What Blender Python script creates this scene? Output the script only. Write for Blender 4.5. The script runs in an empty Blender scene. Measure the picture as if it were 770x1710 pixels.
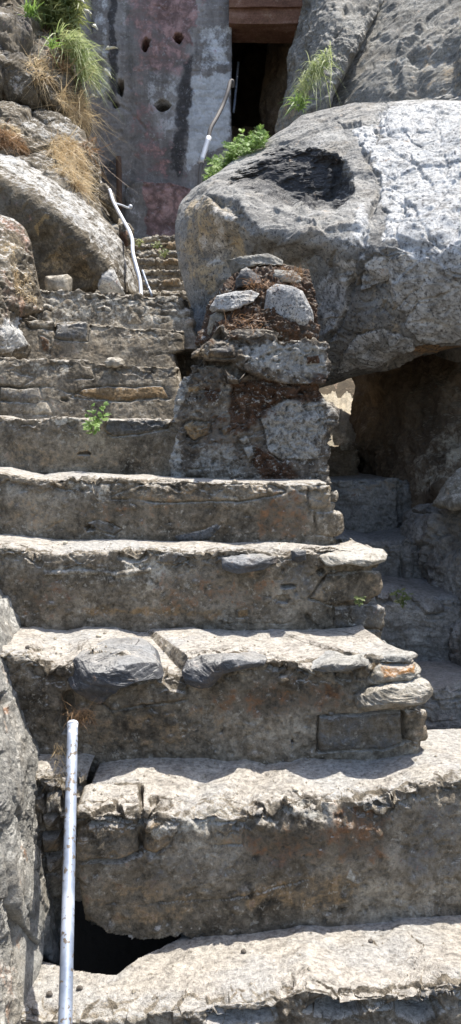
import bpy, math, random
import numpy as np
rng = np.random.RandomState(7); random.seed(7)
f32 = np.float32
# ---------------------------------------------------------------- camera model (used to lay the place out)
FPX = 1285.0; PIT = math.atan(115/FPX); CP, SP = math.cos(PIT), math.sin(PIT); EYE = 1.6
def P(px, py, Y):
    """world point seen in that direction at horizontal distance Y"""
    px = np.asarray(px, float); py = np.asarray(py, float); Y = np.asarray(Y, float)
    yv = (855-py)/FPX; den = CP+yv*SP
    return np.stack([(px-385)/FPX*Y/den, Y+0*px, EYE+Y*(yv*CP-SP)/den], -1)
def proj(v):
    x, y, z = v[..., 0], v[..., 1], v[..., 2]-EYE
    fw = np.maximum(y*CP-z*SP, .05); up = y*SP+z*CP
    return 385+FPX*x/fw, 855-FPX*up/fw
# ---------------------------------------------------------------- noise
_pr = np.random.RandomState(3)
PERM = _pr.permutation(256).astype(np.int32); PERM = np.concatenate([PERM, PERM])
GR = _pr.normal(size=(256, 3)); GR = (GR/np.linalg.norm(GR, axis=1, keepdims=True)).astype(f32)
RND = _pr.rand(256).astype(f32)
def _h(i, j, k): return PERM[(PERM[(PERM[i & 255]+j) & 255]+k) & 255]
def perlin(p):
    p = np.asarray(p, f32); fl = np.floor(p); i = fl.astype(np.int32); fr = p-fl
    w = fr*fr*fr*(fr*(fr*6-15)+10); r = 0
    for dx in (0, 1):
        wx = w[:, 0] if dx else 1-w[:, 0]
        for dy in (0, 1):
            wy = w[:, 1] if dy else 1-w[:, 1]
            for dz in (0, 1):
                wz = w[:, 2] if dz else 1-w[:, 2]
                g = GR[_h(i[:, 0]+dx, i[:, 1]+dy, i[:, 2]+dz)]
                r = r+wx*wy*wz*(g[:, 0]*(fr[:, 0]-dx)+g[:, 1]*(fr[:, 1]-dy)+g[:, 2]*(fr[:, 2]-dz))
    return r*1.6
def fbm(p, fq, o=4, gain=.5, lac=2.03, ridge=False, seed=0):
    a = 1; s = 0; t = 0; q = p*fq+seed*17.31
    for k in range(o):
        n = perlin(q)
        if ridge: n = 1-2*np.abs(n)*1.4
        s = s+a*n; t += a; a *= gain; q = q*lac+5.7
    return s/t
def worley(p, fq, seed=0, jit=.9):
    q = (p*fq+seed*11.7).astype(f32); i = np.floor(q).astype(np.int32)
    f1 = np.full(len(p), 9., f32); f2 = f1.copy(); idn = np.zeros(len(p), np.int32)
    for dx in (-1, 0, 1):
        for dy in (-1, 0, 1):
            for dz in (-1, 0, 1):
                c = i+np.array([dx, dy, dz], np.int32); h = _h(c[:, 0], c[:, 1], c[:, 2])
                o = np.stack([RND[h], RND[(h*7+13) & 255], RND[(h*13+101) & 255]], -1)*jit+(1-jit)/2
                d = np.sqrt((((c+o)-q)**2).sum(1)).astype(f32)
                m = d < f1
                f2 = np.where(m, f1, np.minimum(f2, d)); idn = np.where(m, h, idn); f1 = np.where(m, d, f1)
    return f1, f2, RND[idn]
def ss(a, b, x):
    t = np.clip((x-a)/(b-a), 0, 1); return t*t*(3-2*t)
def terrace(n, k, sharp=.25):
    x = n*k; b = np.floor(x); fr = x-b
    return (b+ss(.5-sharp, .5+sharp, fr))/k
# ---------------------------------------------------------------- 2-D distances in layout space
def seg_d(X, Y, pts, closed):
    pts = np.asarray(pts, float); n = len(pts); d = np.full(X.shape, 1e9)
    for a in range(n if closed else n-1):
        p, q = pts[a], pts[(a+1) % n]; e = q-p; L = (e**2).sum()+1e-9
        t = np.clip(((X-p[0])*e[0]+(Y-p[1])*e[1])/L, 0, 1)
        d = np.minimum(d, (X-p[0]-t*e[0])**2+(Y-p[1]-t*e[1])**2)
    return np.sqrt(d)
def inside(X, Y, pts):
    r = np.zeros(X.shape, bool); n = len(pts)
    for a in range(n):
        x1, y1 = pts[a]; x2, y2 = pts[(a+1) % n]
        if y1 == y2: continue
        c = ((y1 > Y) != (y2 > Y)) & (X < (x2-x1)*(Y-y1)/(y2-y1)+x1); r ^= c
    return r
# features: C = crack, S = stone standing proud, T = colour patch (stains, and some light and shade painted in), D = dent (hole / hollow)
def C(pts, w=2., d=.012): return ('C', pts, w, d)
def S(pts, h=.012, ch=None, amt=.8, g=1.): return ('S', pts, h, ch, amt, g)
def T(pts, ch, amt=.9, soft=10): return ('T', pts, ch, amt, soft)
def D(pts, d, soft=8): return ('D', pts, d, soft)
def ell(cx, cy, rx, ry, n=14, wob=.15):
    return [(cx+rx*(1+wob*math.sin(k*2.7+cx))*math.cos(2*math.pi*k/n), cy+ry*(1+wob*math.cos(k*1.9+cy))*math.sin(2*math.pi*k/n)) for k in range(n)]
CH = dict(rust=0, pale=1, dark=2, warm=3)
def W(pts, d): return ('W', pts, d)
def H(pts): return ('H', pts)
def holes_of(V, feats, warp):
    r = np.zeros(len(V), bool); hs = [f for f in feats if f[0] == 'H']
    if hs:
        X, Y = proj(V); X = X+fbm(V, 14, 3, seed=1)*warp; Y = Y+fbm(V, 14, 3, seed=2)*warp
        for h in hs: r |= inside(X, Y, np.asarray(h[1], float))
    return r
def features(V, feats, warp=4.):
    """-> displacement (m) and 4 masks"""
    n = len(V); disp = np.zeros(n); M = np.zeros((n, 4)); 
    if not feats: return disp, M
    X, Y = proj(V)
    w1 = (fbm(V, 9, 4, .6, seed=1))*warp*1.3; w2 = (fbm(V, 9, 4, .6, seed=2))*warp*1.3; md = ss(-.35, .25, fbm(V, 7, 3, seed=31)); tl = fbm(V, 3, 2, seed=32); wt1 = fbm(V, 5, 4, .65, seed=33)*16; wt2 = fbm(V, 5, 4, .65, seed=34)*16
    X = X+w1; Y = Y+w2
    for ft in feats:
        if ft[0] == 'H': continue
        pts = np.asarray(ft[1], float); pad = 30 if ft[0] != 'T' else 3*ft[4]+5
        m = (X > pts[:, 0].min()-pad) & (X < pts[:, 0].max()+pad) & (Y > pts[:, 1].min()-pad) & (Y < pts[:, 1].max()+pad)
        if not m.any(): continue
        x, y = X[m], Y[m]
        if ft[0] == 'C':
            d = seg_d(x, y, pts, False); mm = .15+.85*md[m]; wd = ft[2]*(.45+.8*mm); k = (1-ss(wd*.35, wd*1.5, d))*mm
            disp[m] -= ft[3]*k*(.6 if ft[3] > 0 else 1)
            continue
        if ft[0] == 'T': x = x+wt1[m]*min(1, ft[4]/7); y = y+wt2[m]*min(1, ft[4]/7)
        d = seg_d(x, y, pts, True); ins = inside(x, y, pts); sd = np.where(ins, -d, d)
        if ft[0] == 'S':
            k = ss(3, -7, sd); disp[m] += ft[2]*k*(.6+.7*tl[m])-ft[5]*.012*(1-ss(.5, 3.0, np.abs(sd-1.5)))*(.1+.9*md[m])
            if ft[3]:
                c = CH[ft[3]]; k2 = ss(1, -1.5, sd); M[m, :] *= (1-k2[:, None]*ft[4]); M[m, c] = np.maximum(M[m, c], k2*ft[4])
        elif ft[0] == 'T':
            k = ss(ft[4], -ft[4], sd)*ft[3]; c = CH[ft[2]]; M[m, c] = np.maximum(M[m, c], k)
        elif ft[0] == 'W':
            continue
        elif ft[0] == 'D':
            disp[m] -= ft[2]*ss(ft[3]*.3, -ft[3], sd)
    return disp, M
# ---------------------------------------------------------------- mesh output
COL = bpy.context.scene.collection
def link(o, parent=None, base=None):
    COL.objects.link(o)
    if parent is not None: o.parent = parent; o.location = (0, 0, 0) if parent.parent else -parent.location
    return o
def mesh(name, V, F, mat, M=None, parent=None, smooth=True, kind=None, origin=None):
    V = np.ascontiguousarray(V, f32); F = np.ascontiguousarray(F, np.int32)
    me = bpy.data.meshes.new(name)
    off = np.zeros(3)
    if parent is None:
        off = np.array(origin if origin is not None else [V[:, 0].mean(), V[:, 1].mean(), V[:, 2].min()], float)
        V = (V-off).astype(f32)
    k = F.shape[1]
    me.vertices.add(len(V)); me.vertices.foreach_set('co', V.ravel())
    me.loops.add(F.size); me.loops.foreach_set('vertex_index', F.ravel())
    me.polygons.add(len(F)); me.polygons.foreach_set('loop_start', np.arange(0, F.size, k, dtype=np.int32))
    me.polygons.foreach_set('use_smooth', np.full(len(F), smooth))
    me.update(calc_edges=True)
    if M is not None:
        a = me.attributes.new('mask', 'FLOAT_COLOR', 'POINT'); a.data.foreach_set('color', np.ascontiguousarray(M, f32).ravel())
    for mm in (mat if isinstance(mat, (list, tuple)) else [mat]): me.materials.append(mm)
    o = bpy.data.objects.new(name, me); link(o, parent)
    if parent is None: o.location = off
    if kind: o['kind'] = kind
    return o
def tag(o, label, cat, group=None, kind=None):
    if label: o['label'] = label
    if cat: o['category'] = cat
    if group: o['group'] = group
    if kind: o['kind'] = kind
    return o
def thing(name, loc, label, cat, group=None):
    o = bpy.data.objects.new(name, None); COL.objects.link(o); o.location = loc; o.empty_display_size = .1
    return tag(o, label, cat, group)
def gridf(nu, nv, off=0, wrap=False):
    a = np.arange(nu-1)[:, None]*nv+np.arange(nv-1)[None, :]
    return (np.stack([a, a+nv, a+nv+1, a+1], -1).reshape(-1, 4)+off)
def hollow(V, feats, warp):
    hs = [f for f in feats if f[0] == 'W']
    if not hs: return V
    X, Y = proj(V); X = X+fbm(V, 5, 4, .6, seed=41)*warp*1.5; Y = Y+fbm(V, 5, 4, .6, seed=42)*warp*1.5; dy = np.zeros(len(V))
    for h in hs:
        p = np.asarray(h[1], float); m = (X > p[:, 0].min()-9) & (X < p[:, 0].max()+9) & (Y > p[:, 1].min()-9) & (Y < p[:, 1].max()+9)
        x, y = X[m], Y[m]; d = seg_d(x, y, p, True); sd = np.where(inside(x, y, p), -d, d)
        t = np.clip((y-p[:, 1].min())/(np.ptp(p[:, 1])), 0, 1); dy[m] = np.maximum(dy[m], h[2]*(.03+.97*t)*ss(5, -26, sd))
    e = np.array([0, 0, EYE]); return e+(V-e)*(1+dy/V[:, 1])[:, None]
def gnormals(G):
    du = np.gradient(G, axis=0); dv = np.gradient(G, axis=1); n = np.cross(du, dv)
    return n/np.maximum(np.linalg.norm(n, axis=-1, keepdims=True), 1e-9)
# ---------------------------------------------------------------- rock relief
def rock_disp(V, N, st):
    """several scales of broken stone; st = dict of amplitudes (m)"""
    d = np.zeros(len(V)); g = st.get
    q = V
    if g('wq'): q = V+g('wq')*np.stack([fbm(V, 5, 2, seed=4), fbm(V, 5, 2, seed=5), fbm(V, 5, 2, seed=6)], -1)
    if g('low'): d += g('low')*fbm(V, g('lowf', 2.2), 3, seed=7)
    if g('layer'):
        L = np.asarray(g('ldir', (0, 0, 1)), float); L /= np.linalg.norm(L); t = (q@L)[:, None]*L
        ql = q*g('lx', .35)+t*(g('lz', 3.))
        n = fbm(ql, g('lf', 3.), 4, .55, seed=8)
        d += g('layer')*(terrace(n, 5, .12)*.7+n*.3)*1.6
    if g('facet'):
        f1, f2, r = worley(q, g('ff', 6.), seed=2)
        d += g('facet')*((r-.5)*ss(0, .12, f2-f1)+.6*(.5-f1))
    if g('plane'):
        f1, f2, r = worley(q, g('plf', 2.6), seed=14); a_ = r*6.283; d += g('plane')*((f1-.45)*-1.1+(r-.5)*.8*ss(0, .05, f2-f1))-g('plane')*.22*(1-ss(0, .03, f2-f1))*ss(-.2, .3, fbm(V, 3, 2, seed=51))
    if g('mid'): d += g('mid')*fbm(q, g('mf', 9.), 4, .55, ridge=True, seed=9)
    if g('pit'):
        n = fbm(V, g('pf', 30.), 3, seed=10); d -= g('pit')*ss(.15, .5, n)
    if g('agg'):
        f1, f2, r = worley(q, g('af', 17.), seed=5); d += g('agg')*ss(.42, .12, f1)*ss(.55, .8, r)
    if g('fine'): d += g('fine')*fbm(V, g('fnf', 38.), g('fo', 4), .62, seed=11)
    return d
# ---------------------------------------------------------------- rounded rock with its own outline, depth field and back
def tps(ctrl):
    c = np.asarray(ctrl, float); n = len(c); xy = c[:, :2]/200.
    def U(r2): return np.where(r2 > 1e-12, r2*np.log(r2+1e-12), 0)
    K = U(((xy[:, None]-xy[None])**2).sum(-1))+np.eye(n)*1e-3
    A = np.zeros((n+3, n+3)); A[:n, :n] = K; A[:n, n] = 1; A[:n, n+1:] = xy; A[n, :n] = 1; A[n+1:, :n] = xy.T
    w = np.linalg.solve(A, np.concatenate([c[:, 2], [0, 0, 0]]))
    def ev(x, y):
        x = x/200.; y = y/200.; r = w[n]+w[n+1]*x+w[n+2]*y
        for k in range(n): r = r+w[k]*U((x-xy[k, 0])**2+(y-xy[k, 1])**2)
        return r
    return ev
def blob(name, outline, ctrl, mat, feats=(), st=None, rim=.25, back=.5, res=1.25, center=None, parent=None, maxn=420, pw=.55, warp=4., wob=3., post=None):
    st = st or {}
    o = np.asarray(outline, float); c = np.asarray(center if center is not None else o.mean(0), float)
    # radius by angle
    th = np.linspace(-math.pi, math.pi, 1441); rad = np.zeros(len(th)); n = len(o)
    dx, dy = np.cos(th), np.sin(th)
    for a in range(n):
        p, q = o[a]-c, o[(a+1) % n]-c; e = q-p; det = dx*(-e[1])+dy*e[0]
        det = np.where(np.abs(det) < 1e-9, 1e-9, det)
        r = (p[0]*(-e[1])+p[1]*e[0])/det; t = (dx*p[1]-dy*p[0])/det
        rad = np.maximum(rad, np.where((t >= -1e-6) & (t <= 1+1e-6) & (r > 0), r, 0))
    kk = np.ones(9)/9; rad = np.convolve(np.concatenate([rad[-5:-1], rad, rad[1:5]]), kk, 'valid')
    N = int(min(maxn, max(24, (o.max(0)-o.min(0)).max()/res)))
    s = np.linspace(-1, 1, N); A, B = np.meshgrid(s, s, indexing='ij')
    R = np.maximum(np.abs(A), np.abs(B)); ang = np.arctan2(B, A)
    # square -> disc, keeping spacing even
    dxs = A*np.sqrt(np.maximum(1-B*B/2, 0)); dys = B*np.sqrt(np.maximum(1-A*A/2, 0)); R = np.clip(np.sqrt(dxs**2+dys**2), 0, 1); ang = np.arctan2(dys, dxs)
    rr = np.interp(ang, th, rad)
    fld = tps(ctrl) if len(ctrl) > 3 else (lambda x, y: np.full(np.shape(x), ctrl[0][2]))
    fr = 1-(1-R)**1.35; X = c[0]+fr*rr*np.cos(ang); Y = c[1]+fr*rr*np.sin(ang)
    dep = fld(X, Y)+rim*(1-np.sqrt(np.clip(1-fr**(1/pw*2), 0, 1)))
    G = P(X, Y, dep); G = hollow(G.reshape(-1, 3), feats, warp).reshape(G.shape); nrm = -gnormals(G)
    V = G.reshape(-1, 3); NN = nrm.reshape(-1, 3)
    toc = V-np.array([0, 0, EYE]); flip = (NN*toc).sum(1).mean() > 0
    if flip: NN = -NN
    fade = (1-ss(.9, 1.0, R.ravel())*.7)
    fd, M = features(V, feats, warp)
    if st.get('cuts'):
        nc_, fr_, sd_ = st['cuts']; rr9 = np.random.RandomState(sd_); c9 = V.mean(0)
        for _ in range(nc_):
            n9 = np.array([rr9.normal()*.55, -abs(rr9.normal())*.7-.45, rr9.normal()*.55]); n9 /= np.linalg.norm(n9); q9 = (V-c9)@n9; h9 = q9.max()*rr9.uniform(fr_, min(.97, fr_+.2))
            V = V-np.maximum(0, q9-h9)[:, None]*n9*.96
        NN = gnormals(V.reshape(G.shape)).reshape(-1, 3); NN = -NN if (NN*(V-np.array([0, 0, EYE]))).sum(1).mean() > 0 else NN
    d = rock_disp(V, NN, st)
    if st.get('alt'): k = ss(.3, .8, M[:, 1]); d = d*(1-k)+rock_disp(V, NN, st['alt'])*k
    d = d*fade+fd
    V = V+NN*d[:, None]
    if post is not None: V, M = post(V, M)
    F = gridf(N, N)
    if not flip: F = F[:, ::-1]
    # boundary loop and back
    ix = np.arange(N*N).reshape(N, N)
    loop = np.concatenate([ix[:-1, 0], ix[-1, :-1], ix[:0:-1, -1], ix[0, :0:-1]]); nb = len(loop)
    step = max(1, nb//400)
    LV = V[loop]; cw = LV.mean(0)+np.array([0, back, 0]); Vs = [V]; Ms = [M]; off = len(V); prev = loop; Fs = [F]
    K = 7
    for k in range(1, K+1):
        a = k/K*math.pi/2; q = LV*1.0; q = cw+(LV-cw)*math.cos(a)**.7+0; q[:, 1] = LV[:, 1]*(1-math.sin(a)**1.2)+(cw[1])*math.sin(a)**1.2
        if k == K: q = cw+(LV-cw)*.02; q[:, 1] = cw[1]
        nz = fbm(q, 3, 3, seed=12)*.06*(1 if k < K else 0); q = q+nz[:, None]*np.array([.6, .3, .6])
        cur = np.arange(off, off+nb); off += nb; Vs.append(q); Ms.append(np.zeros((nb, 4)))
        Fs.append(np.stack([prev, np.roll(prev, -1), np.roll(cur, -1), cur], -1)); prev = cur
    ob = mesh(name, np.concatenate(Vs), np.concatenate(Fs), mat, np.concatenate(Ms), parent)
    fix_normals(ob)
    return ob
def fix_normals(ob):
    import bmesh
    b = bmesh.new(); b.from_mesh(ob.data); bmesh.ops.recalc_face_normals(b, faces=b.faces); b.to_mesh(ob.data); b.free()
# ---------------------------------------------------------------- masonry block / step: a profile swept along a plan path
def sweep(name, top, Yf, zbot, Yb, mat, xl=-220, xr=1000, feats=(), st=None, r=.011, lean=.0, left=False, right=False, noback=False, rprof=None, lprof=None,
          backpy=None, side=None, res=1.25, parent=None, chip=.03, warp=4., tread=1., zback=None, post=None, slopeY=0., drop=.0, topst=None):
    """top: [(px,py)] of the front top edge at distance Yf; zbot: bottom z; Yb: where the top surface ends"""
    st = st or {}; top = np.asarray(top, float)
    fx = xl if not left else xl; 
    def X(px, Y): return (px-385)/FPX*Y
    lo, hi = max(xl, -12), min(xr, 782)
    cols = []
    if xl < lo: cols.append(np.linspace(xl, lo, max(2, int((lo-xl)/8)))[:-1])
    cols.append(np.linspace(lo, hi, max(4, int((hi-lo)/res))))
    if xr > hi: cols.append(np.linspace(hi, xr, max(2, int((xr-hi)/8)))[1:])
    pf = np.concatenate(cols); 
    rc = .03; sd = side if side else (Yb-Yf)
    path = []; nn = []; own = []
    ds = res*Yf/FPX*1.6
    if left:
        for y in np.arange(Yf+sd, Yf+rc, -ds): path.append((X(xl, Yf), y)); nn.append((-1, 0)); own.append(xl)
        for a in np.linspace(0, math.pi/2, 7)[1:-1]: path.append((X(xl, Yf)+rc*(1-math.cos(a)), Yf+rc*(1-math.sin(a)))); nn.append((-math.cos(a), -math.sin(a))); own.append(xl)
    x0 = X(xl, Yf)+(rc if left else 0); x1 = X(xr, Yf)-(rc if right else 0)
    for p_ in pf:
        x = X(p_, Yf)
        if x < x0-1e-6 or x > x1+1e-6: continue
        path.append((x, Yf)); nn.append((0, -1)); own.append(p_)
    if right:
        for a in np.linspace(0, math.pi/2, 7)[1:-1]: path.append((X(xr, Yf)-rc*(1-math.sin(a)), Yf+rc*(1-math.cos(a)))); nn.append((math.sin(a), -math.cos(a))); own.append(xr)
        for y in np.arange(Yf+rc, Yf+sd, ds): path.append((X(xr, Yf), y)); nn.append((1, 0)); own.append(xr)
    path = np.array(path); nn = np.array(nn); own = np.array(own); U = len(path)
    path3y = path[:, 1]+slopeY*(path[:, 0]-x0)
    zt = P(own, np.interp(own, top[:, 0], top[:, 1]), Yf+slopeY*(path[:, 0]-x0))[:, 2]
    L = np.concatenate([[0], np.cumsum(np.hypot(*np.diff(path, axis=0).T))]); su = L/L[-1]
    hpx = (zt.mean()-zbot)/Yf*FPX; nv = int(min(420, max(8, hpx/res)))
    v = np.linspace(0, 1, nv); na = 6; nt = int(max(14, min(150, (Yb-Yf)/(.0032 if Yf < 3.2 else .006)*tread)))
    rows = []
    for t in v:
        z = zbot+(zt-r-zbot)*t; ins = lean*(1-t)
        rows.append(np.stack([path[:, 0]-nn[:, 0]*(-ins*.6), path3y-nn[:, 1]*0+np.where(nn[:, 1] < -.01, 1, 0)*(-ins), z], -1))
    for a in np.linspace(0, math.pi/2, na+1)[1:]:
        rows.append(np.stack([path[:, 0]-nn[:, 0]*r*(1-math.cos(a)), path3y-nn[:, 1]*r*(1-math.cos(a)), zt-r+r*math.sin(a)], -1))
    e = rows[-1]
    xb0, xb1 = X(xl, Yf)+(.0), X(xr, Yf)
    zb = zt if backpy is None else P(own, np.interp(own, *np.asarray(backpy, float).T), Yb+slopeY*(path[:, 0]-x0))[:, 2]
    if zback is not None: zb = zt+zback
    bx = xb0+(xb1-xb0)*su; ex = .0
    tgt = np.stack([bx, np.full(U, Yb)+slopeY*(bx-x0), zb], -1)
    for t in (np.linspace(0, 1, nt+1)[1:])**1.15: rows.append(e+(tgt-e)*t)
    G = np.stack(rows, 1)                       # U x R x 3
    nr = -gnormals(G); 
    # outward check
    Vn = nr.reshape(-1, 3); mid = nr[U//2, nv//2]
    if mid@np.array([nn[U//2][0], nn[U//2][1], 0]) < 0: Vn = -Vn; flip = True
    else: flip = False
    V = G.reshape(-1, 3); Rn = G.shape[1]
    # ragged ends
    _, PY = proj(V)
    xw = X(xr, Yf)
    if rprof is not None:
        rp = np.asarray(rprof, float); sh = (np.interp(PY, rp[:, 0], rp[:, 1])-xr)/FPX*Yf
        V = V.copy(); V[:, 0] += sh*ss(xw-.30, xw-.02, V[:, 0])
    if lprof is not None:
        lp = np.asarray(lprof, float); sh = (np.interp(PY, lp[:, 0], lp[:, 1])-xl)/FPX*Yf; xw2 = X(xl, Yf)
        V = V.copy(); V[:, 0] += sh*ss(xw2+.15, xw2+.01, V[:, 0])
    row = np.tile(np.arange(Rn), U); riser = row < nv; tread_m = row >= nv+na
    rv = np.clip((row-nv)/max(1, Rn-nv), 0, 1)
    if rprof is not None or lprof is not None:
        nr2 = gnormals(V.reshape(U, Rn, 3)); Vn = (nr2 if flip else -nr2).reshape(-1, 3)
    dz = np.tile(zt, (Rn, 1)).T.ravel()-V[:, 2]; dy = V[:, 1]-Yf-slopeY*(V[:, 0]-x0)
    edge = np.exp(-(np.where(riser, dz, np.maximum(dy, 0))/.05)**2)
    d0 = rock_disp(V, Vn, st)
    k = np.where(tread_m, .20+.6*np.exp(-dy/.02), 1.)
    d0 = d0*k
    ch = fbm(V*np.array([1, 1, .5]), 9, 4, .55, seed=21)
    if topst: d0 = d0+np.where(tread_m, 1, 0)*rock_disp(V, Vn, topst)
    d0 -= chip*.6*edge*ss(-.05, .45, ch)
    e2 = edge > .02; c2 = np.zeros(len(V))
    if chip and e2.any():
        q2 = V[e2]+.02*np.stack([fbm(V[e2], 18, 2, seed=61), fbm(V[e2], 18, 2, seed=62), fbm(V[e2], 18, 2, seed=63)], -1)
        g1, g2, rr2 = worley(q2*np.array([1, 1.3, 1.6]), 11, seed=9); c2[e2] = ss(.45, .5, rr2)*(.35+rr2)*ss(.0, .07, g2-g1)
        g1, g2, rr3 = worley(q2*np.array([1, 1.3, 1.8]), 26, seed=19); c2[e2] += .45*ss(.5, .55, rr3)*rr3
    d0 -= chip*.30*np.minimum(edge*1.5, 1)*c2
    fd, M = features(V, feats, warp); hm = holes_of(V, feats, warp)
    if right or left:
        sc_ = np.array([n_[1] > -.5 for n_ in nn])&(path[:, 1] > Yf+.45*sd); kf = np.repeat(np.where(sc_, .12, 1.), Rn)
        kf = np.minimum(kf, 1-.85*ss(.35, .9, rv)*np.repeat(ss(.72, .86, su) if right else 0*su, Rn)*tread_m); d0 = d0*kf; fd = fd*kf
    V = V+Vn*(d0+fd)[:, None]
    if post is not None: V, M = post(V, M)
    F = gridf(U, Rn)
    if hm.any(): F = F[~hm[F].any(1)]
    if not flip: F = F[:, ::-1]
    # close with a coarse back and underside so that the block has real thickness
    ix = np.arange(U*Rn).reshape(U, Rn); tb = ix[:, -1]; bb = ix[:, 0]
    lowb = V[tb].copy(); lowb[:, 2] = zbot; o2 = len(V)
    nb = np.arange(o2, o2+U)
    Fb = np.stack([tb[:-1], tb[1:], nb[1:], nb[:-1]], -1); Fc = np.stack([nb[:-1], nb[1:], bb[1:], bb[:-1]], -1)
    V = np.concatenate([V, lowb]); M = np.concatenate([M, np.zeros((U, 4))])
    ob = mesh(name, V, F if noback else np.concatenate([F, Fb, Fc]), mat, M, parent)
    return ob
# ---------------------------------------------------------------- tubes
def tube_geo(pts, rad, n=14, cap=True):
    pts = np.asarray(pts, float); rad = np.broadcast_to(rad, (len(pts),)) if np.ndim(rad) == 0 else np.asarray(rad)
    T_ = np.gradient(pts, axis=0); T_ /= np.linalg.norm(T_, axis=1, keepdims=True)
    up = np.array([0, 0, 1.]) if abs(T_[0, 2]) < .9 else np.array([1., 0, 0]); V = []; a = np.linspace(0, 2*math.pi, n, endpoint=False)
    s = np.cross(T_[0], up); s /= np.linalg.norm(s)
    for k in range(len(pts)):
        s = s-T_[k]*(s@T_[k]); s /= np.linalg.norm(s); b = np.cross(T_[k], s)
        V.append(pts[k]+rad[k]*(np.cos(a)[:, None]*s+np.sin(a)[:, None]*b))
    V = np.concatenate(V); F = []
    for k in range(len(pts)-1):
        for j in range(n): F.append((k*n+j, k*n+(j+1) % n, (k+1)*n+(j+1) % n, (k+1)*n+j))
    if cap:
        for k, sgn in ((0, 1), (len(pts)-1, -1)):
            c = len(V); V = np.concatenate([V, V[k*n:(k+1)*n]*.02+pts[k]*.98])
            for j in range(n):
                q = (k*n+j, k*n+(j+1) % n, c+(j+1) % n, c+j); F.append(q if sgn < 0 else q[::-1])
    return V, np.array(F, np.int32)
def spline(pts, n=8):
    pts = np.asarray(pts, float); out = []
    q = np.concatenate([[2*pts[0]-pts[1]], pts, [2*pts[-1]-pts[-2]]])
    for i in range(1, len(q)-2):
        for t in np.linspace(0, 1, n, endpoint=False):
            a, b, c, d = q[i-1], q[i], q[i+1], q[i+2]
            out.append(.5*((2*b)+(c-a)*t+(2*a-5*b+4*c-d)*t*t+(3*b-a-3*c+d)*t**3))
    return np.array(out+[pts[-1]])
def tube(name, pts, rad, mat, parent=None, n=14, sm=1, dent=0.):
    p = spline(pts, sm) if sm > 1 else np.asarray(pts, float)
    V, F = tube_geo(p, rad, n)
    if dent: V = V+(fbm(V, 12, 2)*dent)[:, None]*np.array([1, .3, .4])
    o = mesh(name, V, F, mat, None, parent); return o
# ---------------------------------------------------------------- grass
def strips(roots, dirs, lens, width, droop, curl, seg=5):
    """tapered blades; arrays of n"""
    n = len(roots); t = np.linspace(0, 1, seg+1)
    d = dirs/np.linalg.norm(dirs, axis=1, keepdims=True)
    sd = np.cross(d, rng.normal(size=(n, 3))); sd /= np.linalg.norm(sd, axis=1, keepdims=True)
    w = width*(1-t**1.6*.92); V = []
    for k, tt in enumerate(t):
        p = roots+lens[:, None]*(d*tt+np.array([0, 0, -1.])*(droop[:, None]*tt*tt)+curl*(tt*tt))
        V.append(np.stack([p-sd*w[k]/2, p+sd*w[k]/2], 1))
    V = np.stack(V, 1).reshape(-1, 3)           # n,(seg+1),2
    b = np.arange(n)[:, None]*(2*(seg+1))+np.arange(seg)[None]*2
    F = np.stack([b, b+1, b+3, b+2], -1).reshape(-1, 4)
    return V, F
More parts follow.
